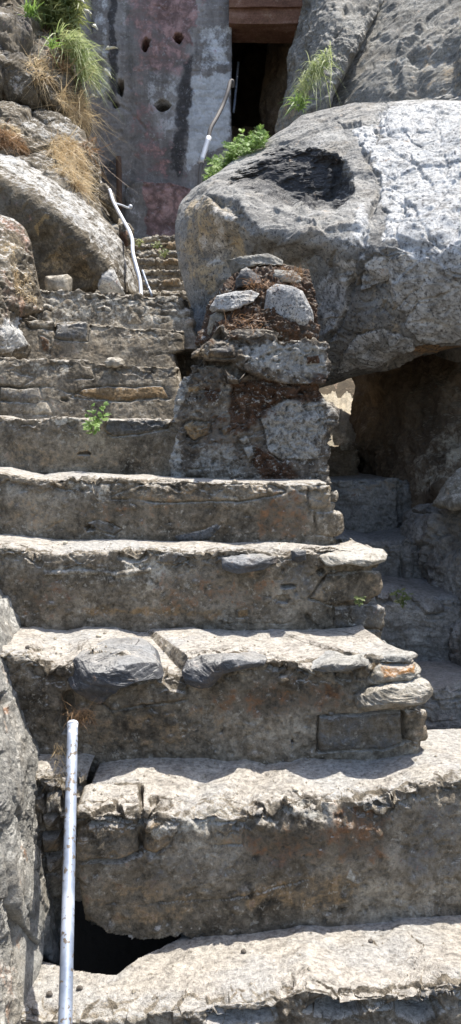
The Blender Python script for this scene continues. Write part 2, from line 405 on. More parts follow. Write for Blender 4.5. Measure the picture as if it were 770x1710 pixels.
# ---------------------------------------------------------------- materials
class NT:
    def __init__(s, name):
        s.m = bpy.data.materials.new(name); s.m.use_nodes = True; s.t = s.m.node_tree; s.t.nodes.clear()
        s.out = s.n('ShaderNodeOutputMaterial'); s.tc = s.n('ShaderNodeTexCoord')
        s.co = s.tc.outputs['Object']
    def n(s, ty, **k):
        x = s.t.nodes.new(ty)
        for a, b in k.items(): setattr(x, a, b)
        return x
    def put(s, sock, v):
        if isinstance(v, bpy.types.NodeSocket): s.t.links.new(v, sock)
        elif v is not None: sock.default_value = v
    def noise(s, sc, det=6, rough=.6, co=None, dist=0.):
        x = s.n('ShaderNodeTexNoise'); s.put(x.inputs['Vector'], co or s.co); x.inputs['Scale'].default_value = sc
        x.inputs['Detail'].default_value = det; x.inputs['Roughness'].default_value = rough; x.inputs['Distortion'].default_value = dist
        return x.outputs[0]
    def voro(s, sc, feat='F1', co=None, out=0):
        x = s.n('ShaderNodeTexVoronoi', feature=feat); s.put(x.inputs['Vector'], co or s.co); x.inputs['Scale'].default_value = sc
        return x.outputs[out]
    def mapr(s, v, a, b, c=0., d=1., smooth=True):
        x = s.n('ShaderNodeMapRange'); x.interpolation_type = 'SMOOTHSTEP' if smooth else 'LINEAR'
        s.put(x.inputs[0], v)
        for i, q in enumerate((a, b, c, d)): x.inputs[1+i].default_value = q
        return x.outputs[0]
    def math(s, op, a, b=None, clamp=False):
        x = s.n('ShaderNodeMath', operation=op); x.use_clamp = clamp; s.put(x.inputs[0], a)
        if b is not None: s.put(x.inputs[1], b)
        return x.outputs[0]
    def mix(s, f, a, b, bt='MIX'):
        x = s.n('ShaderNodeMix', data_type='RGBA', blend_type=bt); s.put(x.inputs[0], f)
        for i, v in ((6, a), (7, b)): s.put(x.inputs[i], (*v, 1) if isinstance(v, tuple) and len(v) == 3 else v)
        return x.outputs[2]
    def ramp(s, f, stops):
        x = s.n('ShaderNodeValToRGB'); s.put(x.inputs[0], f); e = x.color_ramp.elements
        while len(e) < len(stops): e.new(.5)
        for i, (p, c) in enumerate(stops): e[i].position = p; e[i].color = (*c, 1)
        return x.outputs[0]
    def scale(s, v, co=None, rot=(0, 0, 0)):
        x = s.n('ShaderNodeMapping'); s.put(x.inputs[0], co or s.co); x.inputs['Scale'].default_value = v; x.inputs['Rotation'].default_value = rot
        return x.outputs[0]
    def bsdf(s, col, rough=.9, bump=None, bd=.01, bs=1., **kw):
        b = s.n('ShaderNodeBsdfPrincipled'); s.put(b.inputs['Base Color'], (*col, 1) if isinstance(col, tuple) and len(col) == 3 else col); s.put(b.inputs['Roughness'], rough)
        for k, v in kw.items(): s.put(b.inputs[k.replace('_', ' ')], v)
        if bump is not None:
            x = s.n('ShaderNodeBump'); x.inputs['Strength'].default_value = bs; x.inputs['Distance'].default_value = bd; s.put(x.inputs['Height'], bump)
            s.t.links.new(x.outputs[0], b.inputs['Normal'])
        s.t.links.new(b.outputs[0], s.out.inputs[0]); return b

def rockmat(name, dark, mid, light, dust=None, dustamt=.8, rust=(.16, .065, .025), pale=(.5, .48, .43), darkc=(.05, .052, .055), warm=(.30, .20, .11),
            streak=None, speck=0., speckc=(.03, .03, .035), bd=.006, grain=.35, big=2.2, palespeck=0., rough=.92, lich=None, lichc=(.5, .5, .46), fine=70, wv=.35):
    t = NT(name)
    a = t.n('ShaderNodeAttribute'); a.attribute_name = 'mask'
    sp = t.n('ShaderNodeSeparateColor'); t.t.links.new(a.outputs['Color'], sp.inputs[0])
    mr, mp, md, mw = sp.outputs[0], sp.outputs[1], sp.outputs[2], a.outputs['Alpha']
    co = t.co
    n1 = t.noise(big, 8, .62); n2 = t.noise(big*6, 8, .65, dist=.3); n3 = t.noise(fine, 6, .7); n4 = t.noise(fine*4.5, 3, .6)
    f = t.math('ADD', t.math('MULTIPLY', n1, .55), t.math('MULTIPLY', n2, .45))
    if streak:
        n5 = t.noise(streak[0], 7, .6, co=t.scale(streak[1], rot=streak[2])); f = t.math('ADD', t.math('MULTIPLY', f, .6), t.math('MULTIPLY', n5, .4))
    col = t.ramp(f, [(.37, dark), (.5, mid), (.62, light)])
    # warm / grey drift in hue
    hue = t.noise(big*2.3, 4, .6)
    col = t.mix(t.math('MULTIPLY', t.mapr(hue, .50, .68), wv), col, t.mix(.5, col, warm))
    def mk(m, lo=.42, hi=.58, noise=None):
        nz = t.math('ADD', t.math('MULTIPLY', t.math('SUBTRACT', n2, .5), 2.0), t.math('MULTIPLY', t.math('SUBTRACT', n3, .5), .8))
        nz = t.math('MULTIPLY', nz, t.math('SUBTRACT', 1.25, m)); return t.mapr(t.math('ADD', m, nz), .28, .74)
    vd = t.mix(n3, tuple(c*.6 for c in darkc), tuple(c*1.5 for c in darkc))
    vp = t.mix(t.mapr(n2, .35, .65), tuple(c*.66 for c in pale), pale)
    vr = t.mix(t.mapr(n2, .4, .65), tuple(c*.5 for c in rust), tuple(c*1.35 for c in rust))
    vw = t.mix(t.mapr(n2, .35, .65), tuple(c*.65 for c in warm), tuple(c*1.15 for c in warm))
    col = t.mix(mk(mw), col, vw); col = t.mix(mk(mp), col, vp); col = t.mix(t.math('MULTIPLY', mk(md), .88), col, vd); col = t.mix(t.math('MULTIPLY', mk(mr), .9), col, vr)
    g = t.n('ShaderNodeNewGeometry'); sx = t.n('ShaderNodeSeparateXYZ'); t.t.links.new(g.outputs['True Normal'], sx.inputs[0])
    up = sx.outputs[2]
    if dust:
        dn = t.math('ADD', up, t.math('MULTIPLY', t.math('SUBTRACT', n2, .5), .9))
        dcol = t.mix(t.mapr(n2, .38, .62), tuple(c*.72 for c in dust), dust)
        dcol = t.mix(t.mapr(n1, .45, .6), dcol, tuple(c*k for c, k in zip(dust, (.80, .84, .9))))
        col = t.mix(t.math('MULTIPLY', t.mapr(dn, .62, .92), dustamt), col, dcol)
    if lich:
        ln = t.noise(lich, 6, .75); col = t.mix(t.math('MULTIPLY', t.mapr(ln, .54, .60), .75), col, lichc)
    if speck:
        s1 = t.noise(fine*1.1, 5, .75, dist=.6); col = t.mix(t.math('MULTIPLY', t.mapr(s1, .53, .60), speck), col, speckc)
    if palespeck:
        s1 = t.noise(fine*.8, 4, .7); s2 = t.noise(7, 3); col = t.mix(t.math('MULTIPLY', t.math('MULTIPLY', t.mapr(s1, .56, .64), t.mapr(s2, .45, .6)), palespeck), col, pale)
    gr = t.math('ADD', t.mapr(n3, .3, .7, 1-grain, 1+grain*.8, False), t.math('MULTIPLY', t.math('SUBTRACT', n4, .5), grain*1.6))
    vm = t.n('ShaderNodeVectorMath', operation='SCALE'); t.t.links.new(col, vm.inputs[0]); t.t.links.new(gr, vm.inputs['Scale'])
    pits = t.mapr(t.voro(55), .0, .22, -.5, 0.)
    pm = t.mapr(t.noise(9, 3), .48, .6); pits = t.math('MULTIPLY', pits, pm)
    h = t.math('ADD', t.math('ADD', t.math('MULTIPLY', n3, 1.), t.math('MULTIPLY', n4, .35)), pits)
    h = t.math('ADD', h, t.math('MULTIPLY', n2, 1.2))
    t.bsdf(vm.outputs[0], rough, h, bd, 1., Specular_IOR_Level=.25)
    return t.m

M_STEP = rockmat('weathered_masonry', (.058, .048, .035), (.225, .19, .142), (.44, .39, .31), dust=(.53, .485, .42), dustamt=.92, warm=(.27, .185, .10), rust=(.17, .085, .04), darkc=(.10, .105, .11),
                 palespeck=.5, grain=.55, big=3.8, pale=(.52, .49, .42), bd=.011)
M_PIER = rockmat('rubble_masonry', (.055, .047, .039), (.15, .128, .104), (.36, .33, .28), dust=(.5, .45, .36), dustamt=.5, rust=(.075, .036, .018), pale=(.44, .43, .40), darkc=(.07, .07, .075), warm=(.32, .23, .13),
                 palespeck=.8, grain=.45, big=5, bd=.009)
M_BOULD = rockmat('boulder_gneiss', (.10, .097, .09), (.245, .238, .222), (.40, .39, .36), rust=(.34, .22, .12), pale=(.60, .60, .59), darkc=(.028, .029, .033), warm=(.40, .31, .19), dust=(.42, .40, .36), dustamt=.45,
                  speck=.75, streak=(4, (1, 1, 3.5), (.5, .6, 0)), grain=.3, big=2.0, bd=.006, fine=60)
M_GREY = rockmat('grey_schist', (.09, .085, .075), (.235, .225, .20), (.42, .405, .365), dust=(.5, .48, .43), dustamt=.6, speck=.35, streak=(5, (1, 1, 5), (.9, .3, 0)), darkc=(.05, .05, .05), rust=(.26, .15, .09), warm=(.33, .25, .15), big=2.5, bd=.008, fine=55)
M_LEFT = rockmat('brown_grey_rock', (.065, .053, .037), (.155, .130, .094), (.29, .255, .20), dust=(.55, .53, .49), dustamt=.85, rust=(.28, .17, .12), warm=(.38, .28, .15), pale=(.56, .55, .52), darkc=(.07, .066, .062), speck=.5, big=2.2, bd=.007)
M_CAVE = rockmat('brown_cave_rock', (.075, .055, .038), (.19, .145, .10), (.32, .25, .175), dust=(.5, .42, .3), dustamt=.5, streak=(4, (1, 1, .35), (0, .3, 0)), pale=(.5, .45, .36), darkc=(.03, .026, .022), big=2, bd=.01)
M_SIDE = rockmat('damp_grey_masonry', (.11, .103, .093), (.28, .265, .238), (.45, .43, .39), dust=(.34, .33, .31), dustamt=.6, darkc=(.04, .04, .045), warm=(.26, .2, .13), big=3, bd=.008, speck=.3)
M_BLACK = rockmat('dark_slate', (.045, .045, .047), (.085, .086, .09), (.17, .17, .172), dust=(.45, .43, .39), dustamt=.6, streak=(6, (1, 1, 5), (.3, .2, 0)), big=4, bd=.006)
M_SLAB = rockmat('pale_slab_stone', (.12, .105, .08), (.26, .235, .19), (.42, .39, .33), dust=(.55, .5, .42), dustamt=.8, rust=(.42, .2, .06), big=5, bd=.007)
M_GRAN = rockmat('speckled_granite', (.26, .26, .255), (.42, .415, .40), (.56, .55, .53), speck=.95, big=5, fine=95, bd=.006, dust=None)
M_WALL = rockmat('weathered_plaster', (.10, .094, .088), (.235, .22, .21), (.40, .385, .37), rust=(.30, .19, .18), pale=(.60, .62, .64), darkc=(.035, .034, .036), warm=(.27, .25, .235), streak=(3, (2.2, 1, .25), (0, 0, 0)),
                 palespeck=.3, big=1.6, bd=.004, fine=45, grain=.18, wv=.5)
M_BEAM = rockmat('red_painted_timber', (.08, .042, .03), (.17, .09, .062), (.28, .17, .13), streak=(6, (.3, 1, 3), (0, 0, 0)), big=3, bd=.003)

def plain(name, col, rough=.6, var=.25, sc=12, bump=None, **kw):
    t = NT(name); n = t.noise(sc, 6, .65)
    c = t.mix(n, tuple(v*(1-var) for v in col), tuple(min(1, v*(1+var)) for v in col))
    t.bsdf(c, rough, t.noise(sc*5, 5) if bump else None, bump or .01, .6, **kw); return t.m
def pipemat():
    t = NT('galvanised_steel'); n = t.noise(8, 6, .65, co=t.scale((1, 1, .5))); n2 = t.noise(60, 4, .6); n3 = t.noise(22, 3, .5)
    c = t.ramp(n, [(.35, (.17, .20, .26)), (.5, (.27, .31, .38)), (.62, (.42, .46, .54))])
    c = t.mix(t.mapr(n2, .56, .62), c, (.14, .115, .09)); c = t.mix(t.mapr(n3, .68, .71), c, (.75, .74, .72))
    t.bsdf(c, t.mapr(n, .3, .7, .42, .65), n2, .0008, .6, Metallic=.25); return t.m
M_PIPE = pipemat()
M_WPIPE = plain('whitewashed_pipe', (.62, .64, .68), .45, .2, 14, Metallic=.2)
M_RPIPE = plain('rusty_pipe', (.15, .138, .13), .7, .4, 18, Metallic=.3)
M_WOOD = plain('brown_wood', (.10, .06, .04), .85, .4, 20, .003)
def leafmat(name, c1, c2, sc=9, tr=.45):
    t = NT(name); n = t.noise(sc, 4); c = t.mix(t.mapr(n, .35, .65), c1, c2)
    b = t.n('ShaderNodeBsdfPrincipled'); t.t.links.new(c, b.inputs[0]); b.inputs['Roughness'].default_value = .55
    tl = t.n('ShaderNodeBsdfTranslucent'); t.t.links.new(c, tl.inputs[0]); mx = t.n('ShaderNodeMixShader'); mx.inputs[0].default_value = tr
    t.t.links.new(b.outputs[0], mx.inputs[1]); t.t.links.new(tl.outputs[0], mx.inputs[2]); t.t.links.new(mx.outputs[0], t.out.inputs[0]); return t.m
M_GRASS = leafmat('green_grass', (.22, .29, .10), (.50, .54, .27))
M_BUSH = leafmat('bush_leaf', (.13, .17, .05), (.36, .38, .15))
M_DRY = leafmat('dry_grass', (.46, .34, .19), (.74, .60, .38), tr=.3)
M_DRYDK = leafmat('dry_roots', (.20, .11, .05), (.42, .26, .13), tr=.2)
M_LEAF = leafmat('fresh_leaf', (.15, .26, .05), (.32, .46, .13))
M_STEM = leafmat('green_stem', (.16, .24, .06), (.26, .32, .10), tr=.1)
M_SEED = leafmat('pale_seed_head', (.62, .60, .52), (.8, .78, .72), tr=.3)
M_MOSS = rockmat('dry_brown_moss', (.03, .016, .009), (.085, .042, .020), (.20, .105, .05), big=9, bd=.012, fine=110, grain=.6)
M_PEB = plain('dark_pebble', (.10, .085, .07), .9, .3, 60, .003)
M_PEBL = plain('pale_pebble', (.5, .44, .34), .9, .2, 60, .003)
M_GROUND = rockmat('dusty_ground', (.05, .04, .03), (.10, .08, .055), (.20, .165, .12), big=1.5)
# ================================================================ MAIN STAIRCASE
ST = dict(low=.020, lowf=3., layer=.0035, lf=4.5, lz=2.5, lx=.7, mid=.005, mf=8., pit=.007, pf=30., fine=.0034, fnf=40., wq=.05, agg=.012, af=20.)
stair = thing('stone_staircase', (0, 1.7, .3), 'broad flight of worn stone steps with pale dusty treads and brown risers in the foreground', 'staircase')
YS = [1.685, 1.95, 2.266, 2.698, 2.974, 3.42, 3.72, 4.0, 4.28]
def zat(py, Y, px=385): return float(P(px, py, Y)[2])

# lowest tread with the dark opening in it
HOLE = [(126, 1500), (150, 1552), (190, 1568), (240, 1570), (272, 1563), (306, 1562), (270, 1583), (232, 1600), (195, 1629), (150, 1626), (126, 1619)]
sweep('step', [(-220, 1712), (35, 1704), (200, 1700), (255, 1690), (330, 1682), (385, 1676), (470, 1668), (520, 1652), (590, 1668), (640, 1662), (700, 1664), (770, 1644), (1000, 1640)],
      1.685, -.75, 2.24, M_STEP, xr=1500, noback=True, right=True, left=True, side=.45, feats=[
      H([(60, 1480), (150, 1500), (330, 1500), (300, 1566), (270, 1583), (232, 1600), (195, 1629), (150, 1626), (100, 1612), (60, 1600)]),
       C([(640, 1655), (690, 1640), (770, 1632)], 2.5, .012),
      S([(620, 1568), (680, 1560), (705, 1578), (690, 1592), (640, 1595)], .003, 'dark', .35, .3),
      T([(300, 1600), (420, 1590), (400, 1660), (300, 1670)], 'warm', .3, 20), D(ell(560, 1690, 50, 16), .05), D(ell(400, 1700, 60, 12), .05), D(ell(700, 1690, 40, 18), .06)],
      st=ST, topst=dict(layer=.004, lf=3, ldir=(.1, -.1, 1), lz=9, mid=.0015, mf=14, fine=.002), lean=-.02, chip=.05, parent=stair, backpy=[(-220, 1490), (1000, 1488)])
# step 1 : riser over the opening
sweep('step', [(128, 1362), (240, 1354), (290, 1366), (340, 1352), (390, 1368), (440, 1350), (480, 1338), (560, 1338), (650, 1334), (710, 1318), (770, 1302), (1000, 1290)],
      1.95, -.6, 2.42, M_STEP, slopeY=.10, xr=1500, noback=True, right=True, xl=116, left=True, side=.4, lprof=[(1300, 118), (1370, 120), (1440, 116), (1500, 122), (1600, 126)], feats=[
      H([(60, 1560), (112, 1524), (150, 1540), (190, 1562), (240, 1571), (308, 1562), (420, 1640), (420, 1900), (60, 1900)]),
      S([(130, 1312), (235, 1312), (238, 1368), (170, 1372), (130, 1372)], .022, 'pale', .25, 1.5), S([(132, 1378), (228, 1380), (232, 1420), (205, 1434), (132, 1436)], .016, 'warm', .35, 1.3),
      S([(240, 1372), (300, 1376), (285, 1410), (262, 1424), (240, 1418)], .02, 'warm', .5, 1.2), S([(352, 1380), (408, 1376), (405, 1412), (360, 1414)], .008, 'warm', .35, .8),
      T([(245, 1380), (330, 1352), (390, 1378), (520, 1342), (575, 1346), (560, 1376), (470, 1366), (400, 1384), (300, 1390), (250, 1396)], 'pale', .62, 10),
      C([(237, 1315), (238, 1360), (233, 1400), (236, 1425), (200, 1438), (128, 1440)], 3, .03), C([(447, 1340), (450, 1366)], 3, .015), C([(482, 1340), (480, 1362)], 3, .015), C([(482, 1338), (560, 1334), (640, 1330)], 3, .022),
      D(ell(335, 1362, 40, 12), .022, 6), D(ell(258, 1334, 8, 8), .02, 4), D(ell(463, 1348, 15, 12), .02, 4), D(ell(696, 1325, 9, 12), .02, 4),
      C([(130, 1515), (250, 1508), (385, 1500), (520, 1468)], 2, .010),   
      T([(550, 1350), (660, 1350), (640, 1440), (560, 1440)], 'rust', .55, 16), T([(400, 1385), (640, 1365), (620, 1440), (420, 1450)], 'rust', .42, 20), T([(250, 1430), (500, 1420), (520, 1470), (250, 1480)], 'dark', .38, 18), T([(690, 1360), (780, 1320), (780, 1480), (660, 1470)], 'dark', .4, 24),
      T([(470, 1470), (600, 1458), (590, 1512), (480, 1520), (410, 1522), (400, 1490)], 'warm', .5, 12), S([(585, 1452), (596, 1462), (590, 1472), (578, 1466)], .008, 'pale', .5), T([(128, 1480), (330, 1450), (320, 1540), (190, 1550)], 'warm', .4, 20)],
      st=dict(ST, low=.026), topst=dict(layer=.003, lf=3, lz=8, mid=.0015, mf=14, fine=.002), lean=-.02, chip=.055, parent=stair, backpy=[(-220, 1240), (770, 1222), (1000, 1215)])
sweep('rubble_fill', [(-100, 1300), (60, 1296), (80, 1300), (110, 1294), (150, 1300)], 2.12, -.6, 2.5, M_STEP, noback=True, xl=-100, xr=134, feats=[
      S([(76, 1330), (104, 1326), (108, 1352), (80, 1356)], .03, 'pale', .5, 1.4), S([(74, 1362), (100, 1360), (104, 1386), (78, 1388)], .025, None, 1, 1.4), S([(70, 1394), (100, 1392), (102, 1420), (72, 1424)], .03, 'warm', .5, 1.4), S([(74, 1430), (104, 1428), (100, 1452), (78, 1450)], .02, 'pale', .3, 1.4), S([(98, 1308), (124, 1304), (122, 1322), (100, 1324)], .03, 'pale', .5, 1),
      H([(108, 1530), (120, 1505), (200, 1500), (200, 1700), (108, 1700)])], st=dict(ST, facet=.02, ff=14), chip=.05, parent=stair)
# step 2 : the one with big dark stones, ragged right end
s2_ = sweep('step', [(-220, 1090), (35, 1092), (60, 1108), (110, 1112), (150, 1088), (230, 1090), (275, 1124), (305, 1128), (318, 1100), (360, 1094), (425, 1088), (445, 1104), (480, 1100), (520, 1114), (600, 1104), (612, 1096), (700, 1100)],
      2.266, .55, 2.85, M_STEP, xr=700, right=True, side=.5, rprof=[(1050, 655), (1080, 682), (1095, 702), (1108, 700), (1118, 693), (1135, 712), (1150, 722), (1170, 718), (1182, 708), (1190, 724), (1228, 729), (1240, 720), (1300, 722)], feats=[
      S([(166, 1166), (200, 1138), (280, 1128), (312, 1136), (312, 1168), (250, 1176), (190, 1184)], .026, None, .5, 1.2),
 D(ell(463, 1112, 16, 10), .025, 5), S([(490, 1114), (520, 1116), (530, 1128), (505, 1122)], .02, 'pale', .6, .8),
 D([(616, 1116), (690, 1116), (700, 1130), (640, 1142), (614, 1140)], .022, 5), T([(618, 1104), (680, 1104), (706, 1128), (680, 1134), (640, 1138), (616, 1140)], 'warm', .8, 3), T([(640, 1112), (690, 1110), (692, 1124), (645, 1128)], 'rust', .6, 5),
      S([(532, 1196), (668, 1190), (672, 1240), (640, 1250), (534, 1256)], .012, 'dark', .5, 1.6), S([(674, 1188), (722, 1180), (730, 1232), (676, 1238)], .016, 'warm', .2, 1.6),
      T([(136, 1200), (380, 1180), (372, 1230), (300, 1252), (136, 1258)], 'warm', .35, 14), C([(388, 1190), (390, 1250)], 1.5, .008),  C([(486, 1200), (488, 1244)], 2, .010),
      T([(330, 1145), (470, 1135), (590, 1150), (560, 1190), (400, 1200), (330, 1190)], 'rust', .44, 18), T([(540, 1140), (575, 1142), (565, 1168), (540, 1165)], 'rust', .6, 8), D(ell(112, 1190, 14, 40), .06, 8), D(ell(488, 1237, 3, 3), .02, 1), T([(120, 1186), (160, 1184), (165, 1210), (120, 1216)], 'rust', .6, 8),
      C([(40, 1090), (70, 1086), (100, 1092), (84, 1096)], 2.5, .012)],
      st=ST, topst=dict(layer=.004, lf=3, lz=8, mid=.002, mf=14, fine=.002), lean=-.02, chip=.06, parent=stair, backpy=[(-220, 1034), (150, 1038), (770, 1040)])
# step 3
s3_ = sweep('step', [(-220, 905), (10, 912), (60, 920), (100, 926), (170, 921), (240, 915), (290, 917), (330, 922), (385, 916), (430, 920), (470, 930), (488, 922), (520, 918), (560, 913), (645, 922)],
      2.698, .85, 3.10, M_STEP, xr=645, right=True, side=.4, rprof=[(905, 620), (916, 642), (925, 648), (940, 644), (948, 628), (962, 640), (980, 642), (998, 634), (1008, 628), (1018, 648), (1040, 650), (1060, 648)], feats=[
      S([(518, 1000), (545, 962), (640, 950), (642, 990), (615, 1000), (560, 1012)], .018, 'warm', .25, 1.4), S([(560, 1016), (640, 1008), (648, 1050), (560, 1050)], .014, 'dark', .5, 1.6), C([(514, 1030), (530, 1048)], 4, .03), C([(555, 1010), (610, 1000), (640, 1002)], 3, .03),
      D(ell(482, 978, 15, 5), .03, 3), D(ell(535, 955, 8, 7), .03, 3), T([(460, 940), (520, 935), (525, 1000), (465, 1010)], 'dark', .5, 10), T([(250, 960), (460, 950), (440, 1020), (260, 1030)], 'rust', .36, 18), T([(20, 960), (130, 965), (120, 1030), (40, 1030)], 'rust', .34, 16), S([(395, 1018), (415, 1016), (414, 1028), (397, 1030)], .006, 'warm', .8),
      C([(75, 958), (140, 953), (190, 958), (250, 950)], 3, -.012), T([(60, 945), (230, 948), (220, 972), (70, 966)], 'pale', .52, 6), C([(235, 945), (255, 925), (285, 920)], 3, -.014), S([(270, 922), (300, 920), (312, 936), (290, 945), (262, 938)], .014, 'dark', .6, 1), T([(170, 935), (230, 925), (300, 950), (240, 990), (190, 980)], 'pale', .42, 10),
      T([(140, 1010), (380, 1015), (370, 1030), (150, 1026)], 'warm', .6, 8), T([(20, 925), (120, 945), (140, 1020), (60, 1020)], 'dark', .30, 20), C([(380, 1042), (480, 1040)], 1.5, .008), S([(410, 950), (470, 940), (475, 965), (430, 972)], .012, 'pale', .2, 1), D(ell(472, 1001, 16, 8), .02, 3)],
      st=ST, topst=dict(layer=.005, lf=3, lz=8, fine=.003), lean=-.02, chip=.045, parent=stair, backpy=[(-220, 882), (0, 886), (150, 894), (560, 902), (645, 908), (770, 908)])
# step 4
sweep('step', [(-220, 782), (0, 787), (40, 796), (70, 801), (100, 797), (145, 795), (200, 798), (250, 801), (290, 800), (340, 803), (440, 806), (550, 806)],
      2.974, 1.10, 3.62, M_STEP, xr=550, right=True, side=.5, rprof=[(796, 548), (812, 552), (820, 565), (840, 566), (850, 562), (862, 574), (885, 577), (896, 566), (915, 572)], feats=[
      S([(250, 806), (455, 810), (475, 822), (400, 836), (290, 838), (180, 830)], .012, 'warm', .3, 1.1), S([(518, 812), (555, 808), (556, 846), (520, 850), (515, 830)], .010, 'warm', .35, 1.4), S([(556, 812), (568, 814), (568, 838), (557, 836)], .02, 'pale', .4, 1.6),
      S([(528, 856), (572, 852), (578, 884), (560, 895), (530, 892)], .016, 'pale', .2, 1.2), S([(290, 896), (330, 888), (362, 876), (368, 884), (350, 900), (300, 908)], .014, 'dark', .75, 1.2), S([(145, 875), (165, 868), (200, 884), (190, 895)], .01, 'dark', .5, 1), D(ell(151, 883, 9, 7), .04, 3),
      T([(110, 800), (190, 800), (180, 832), (110, 826)], 'pale', .45, 8), C([(60, 800), (100, 816), (125, 820)], 2, .014), C([(140, 808), (210, 806), (280, 812), (300, 820)], 2, .014), C([(105, 870), (80, 885)], 2, .01), T([(430, 830), (520, 815), (515, 900), (430, 900)], 'rust', .48, 14), T([(120, 830), (300, 840), (300, 880), (130, 870)], 'rust', .32, 16), T([(440, 810), (500, 812), (480, 850)], 'rust', .4, 8),
      T([(20, 830), (110, 840), (100, 890), (10, 880)], 'warm', .35, 16), C([(0, 800), (60, 812)], 2, .01)],
      st=ST, topst=dict(layer=.004, lf=3, fine=.002), lean=-.02, chip=.04, parent=stair)
# step 5
SU = dict(ST, agg=.003, pit=.003, mid=.004, layer=.002)
sweep('step', [(-220, 690), (0, 692), (30, 700), (70, 698), (140, 697), (200, 700), (250, 697), (290, 699), (420, 700)],
      3.42, 1.35, 3.92, M_STEP, xr=420, feats=[
      S([(180, 700), (268, 698), (285, 706), (278, 716), (190, 728), (176, 718)], .014, 'dark', .7, 1.2), D(ell(141, 757, 12, 4), .03, 2), C([(180, 726), (280, 716)], 2, .012), T([(90, 698), (140, 698), (136, 706), (96, 706)], 'pale', .8, 3), C([(20, 750), (70, 765)], 1.5, .006),
      T([(10, 740), (140, 740), (260, 770), (240, 790), (20, 785)], 'warm', .35, 16), T([(0, 700), (80, 700), (80, 740), (0, 740)], 'dark', .25, 14)],
      st=SU, lean=-.02, chip=.03, parent=stair)
# step 6
sweep('step', [(-220, 588), (0, 594), (30, 598), (50, 603), (90, 598), (140, 600), (175, 606), (220, 608), (290, 612), (400, 614)],
      3.72, 1.60, 4.25, M_STEP, xr=296, right=True, side=.3, feats=[
      C([(0, 645), (80, 646), (180, 668), (285, 665)], 2.5, .022), S([(0, 646), (65, 648), (70, 666), (60, 672), (0, 668)], .014, 'dark', .45, 1.5), S([(140, 648), (270, 646), (280, 662), (190, 668), (120, 662)], .008, 'warm', .9, .9), C([(20, 618), (60, 628), (40, 642)], 2, .014), S([(0, 670), (80, 672), (90, 690), (0, 690)], .008, None, .5, 1.2),
      D(ell(108, 668, 6, 5), .03, 2), T([(45, 600), (120, 600), (120, 630), (50, 622)], 'pale', .4, 7), T([(225, 615), (290, 615), (290, 640), (235, 640)], 'dark', .45, 8), S([(85, 600), (150, 600), (155, 628), (100, 632)], .012, None, 1, .8)],
      st=SU, lean=.10, chip=.03, parent=stair)
# step 7
sweep('step', [(-220, 520), (28, 529), (60, 530), (95, 536), (150, 536), (200, 542), (250, 547), (305, 549), (400, 552)],
      4.0, 1.85, 4.45, M_STEP, xr=306, right=True, side=.3, rprof=[(530, 304), (560, 306), (585, 300), (590, 284), (620, 284)], feats=[
      S([(30, 524), (95, 525), (94, 531), (60, 532), (34, 531)], .02, 'dark', .3, 1.6), S([(92, 540), (146, 538), (145, 568), (118, 566), (92, 562)], .022, 'dark', .65, 1.6), S([(38, 534), (90, 536), (88, 546), (50, 546)], .014, 'pale', .2, 1.4), S([(66, 560), (84, 568), (80, 588), (70, 586)], .008, 'rust', .7, 1),
      C([(45, 546), (90, 550)], 2, .014), T([(200, 545), (300, 552), (290, 572), (220, 565)], 'pale', .3, 8), T([(60, 560), (130, 575), (120, 598), (60, 596)], 'warm', .35, 12)],
      st=SU, lean=.10, chip=.03, parent=stair)
# step 8 : rubble course under the landing
rr_ = random.Random(5); rub = []
for row, (yy0, hh) in enumerate(((488, 10), (503, 13), (517, 15))):
    x = 70
    while x < 318:
        wd = rr_.uniform(12, 38); h_ = hh*rr_.uniform(.6, 1.25); y = yy0+(x-70)*.055+rr_.uniform(-4, 4); j = lambda a: rr_.uniform(-a, a)
        if rr_.random() < .5: rub.append(S([(x+j(3), y+j(2)), (x+wd*.5, y-rr_.uniform(0, 4)), (x+wd+j(3), y+j(3)), (x+wd+j(4), y+h_+j(2)), (x+wd*.4, y+h_+j(3)), (x+j(4), y+h_*.8)], rr_.uniform(.006, .028), rr_.choice([None, 'pale', 'dark', 'warm', 'pale', None]), .4, .8))
        x += wd+rr_.uniform(1, 6)
sweep('step', [(-220, 478), (75, 481), (115, 482), (150, 485), (200, 488), (240, 492), (280, 494), (330, 497), (420, 499)],
      4.28, 2.1, 5.95, M_STEP, xr=314, right=True, side=1.2, feats=rub+[T([(60, 480), (310, 490), (310, 540), (60, 540)], 'pale', .42, 10)], st=dict(SU, facet=.012, ff=14), chip=.035, lean=.10, tread=.5, parent=stair)

EST = dict(cuts=(14, .55, 4), low=.006, lowf=8, layer=.007, lf=9, lz=3., lx=.6, ldir=(.15, -.35, 1), mid=.002, mf=26, fine=.0016, fnf=60)
def edge_stone(par, outl, ctrl, mat, label, rim=.05, back=.2, st=EST, feats=()):
    st = dict(st, cuts=(12, .74, int(outl[0][0]))); ctrl = [(a, b, c-.035) for a, b, c in ctrl]
    o = blob('edge_stone', outl, ctrl, mat, feats, st, rim, back, res=1.0, parent=par, pw=.75, warp=3); o['label'] = label; return o
edge_stone(s2_, [(105, 1134), (116, 1112), (126, 1098), (150, 1086), (172, 1076), (205, 1074), (238, 1080), (262, 1104), (277, 1131), (240, 1136), (205, 1146), (188, 1160), (168, 1177), (146, 1168), (126, 1156)],
    [(106, 1130, 2.25), (126, 1100, 2.28), (172, 1078, 2.36), (236, 1082, 2.34), (200, 1100, 2.26), (260, 1104, 2.27), (160, 1130, 2.205), (220, 1124, 2.20), (270, 1130, 2.225), (168, 1172, 2.225)], M_BLACK, 'big jagged blue-black stone set in the step edge above the pipe')
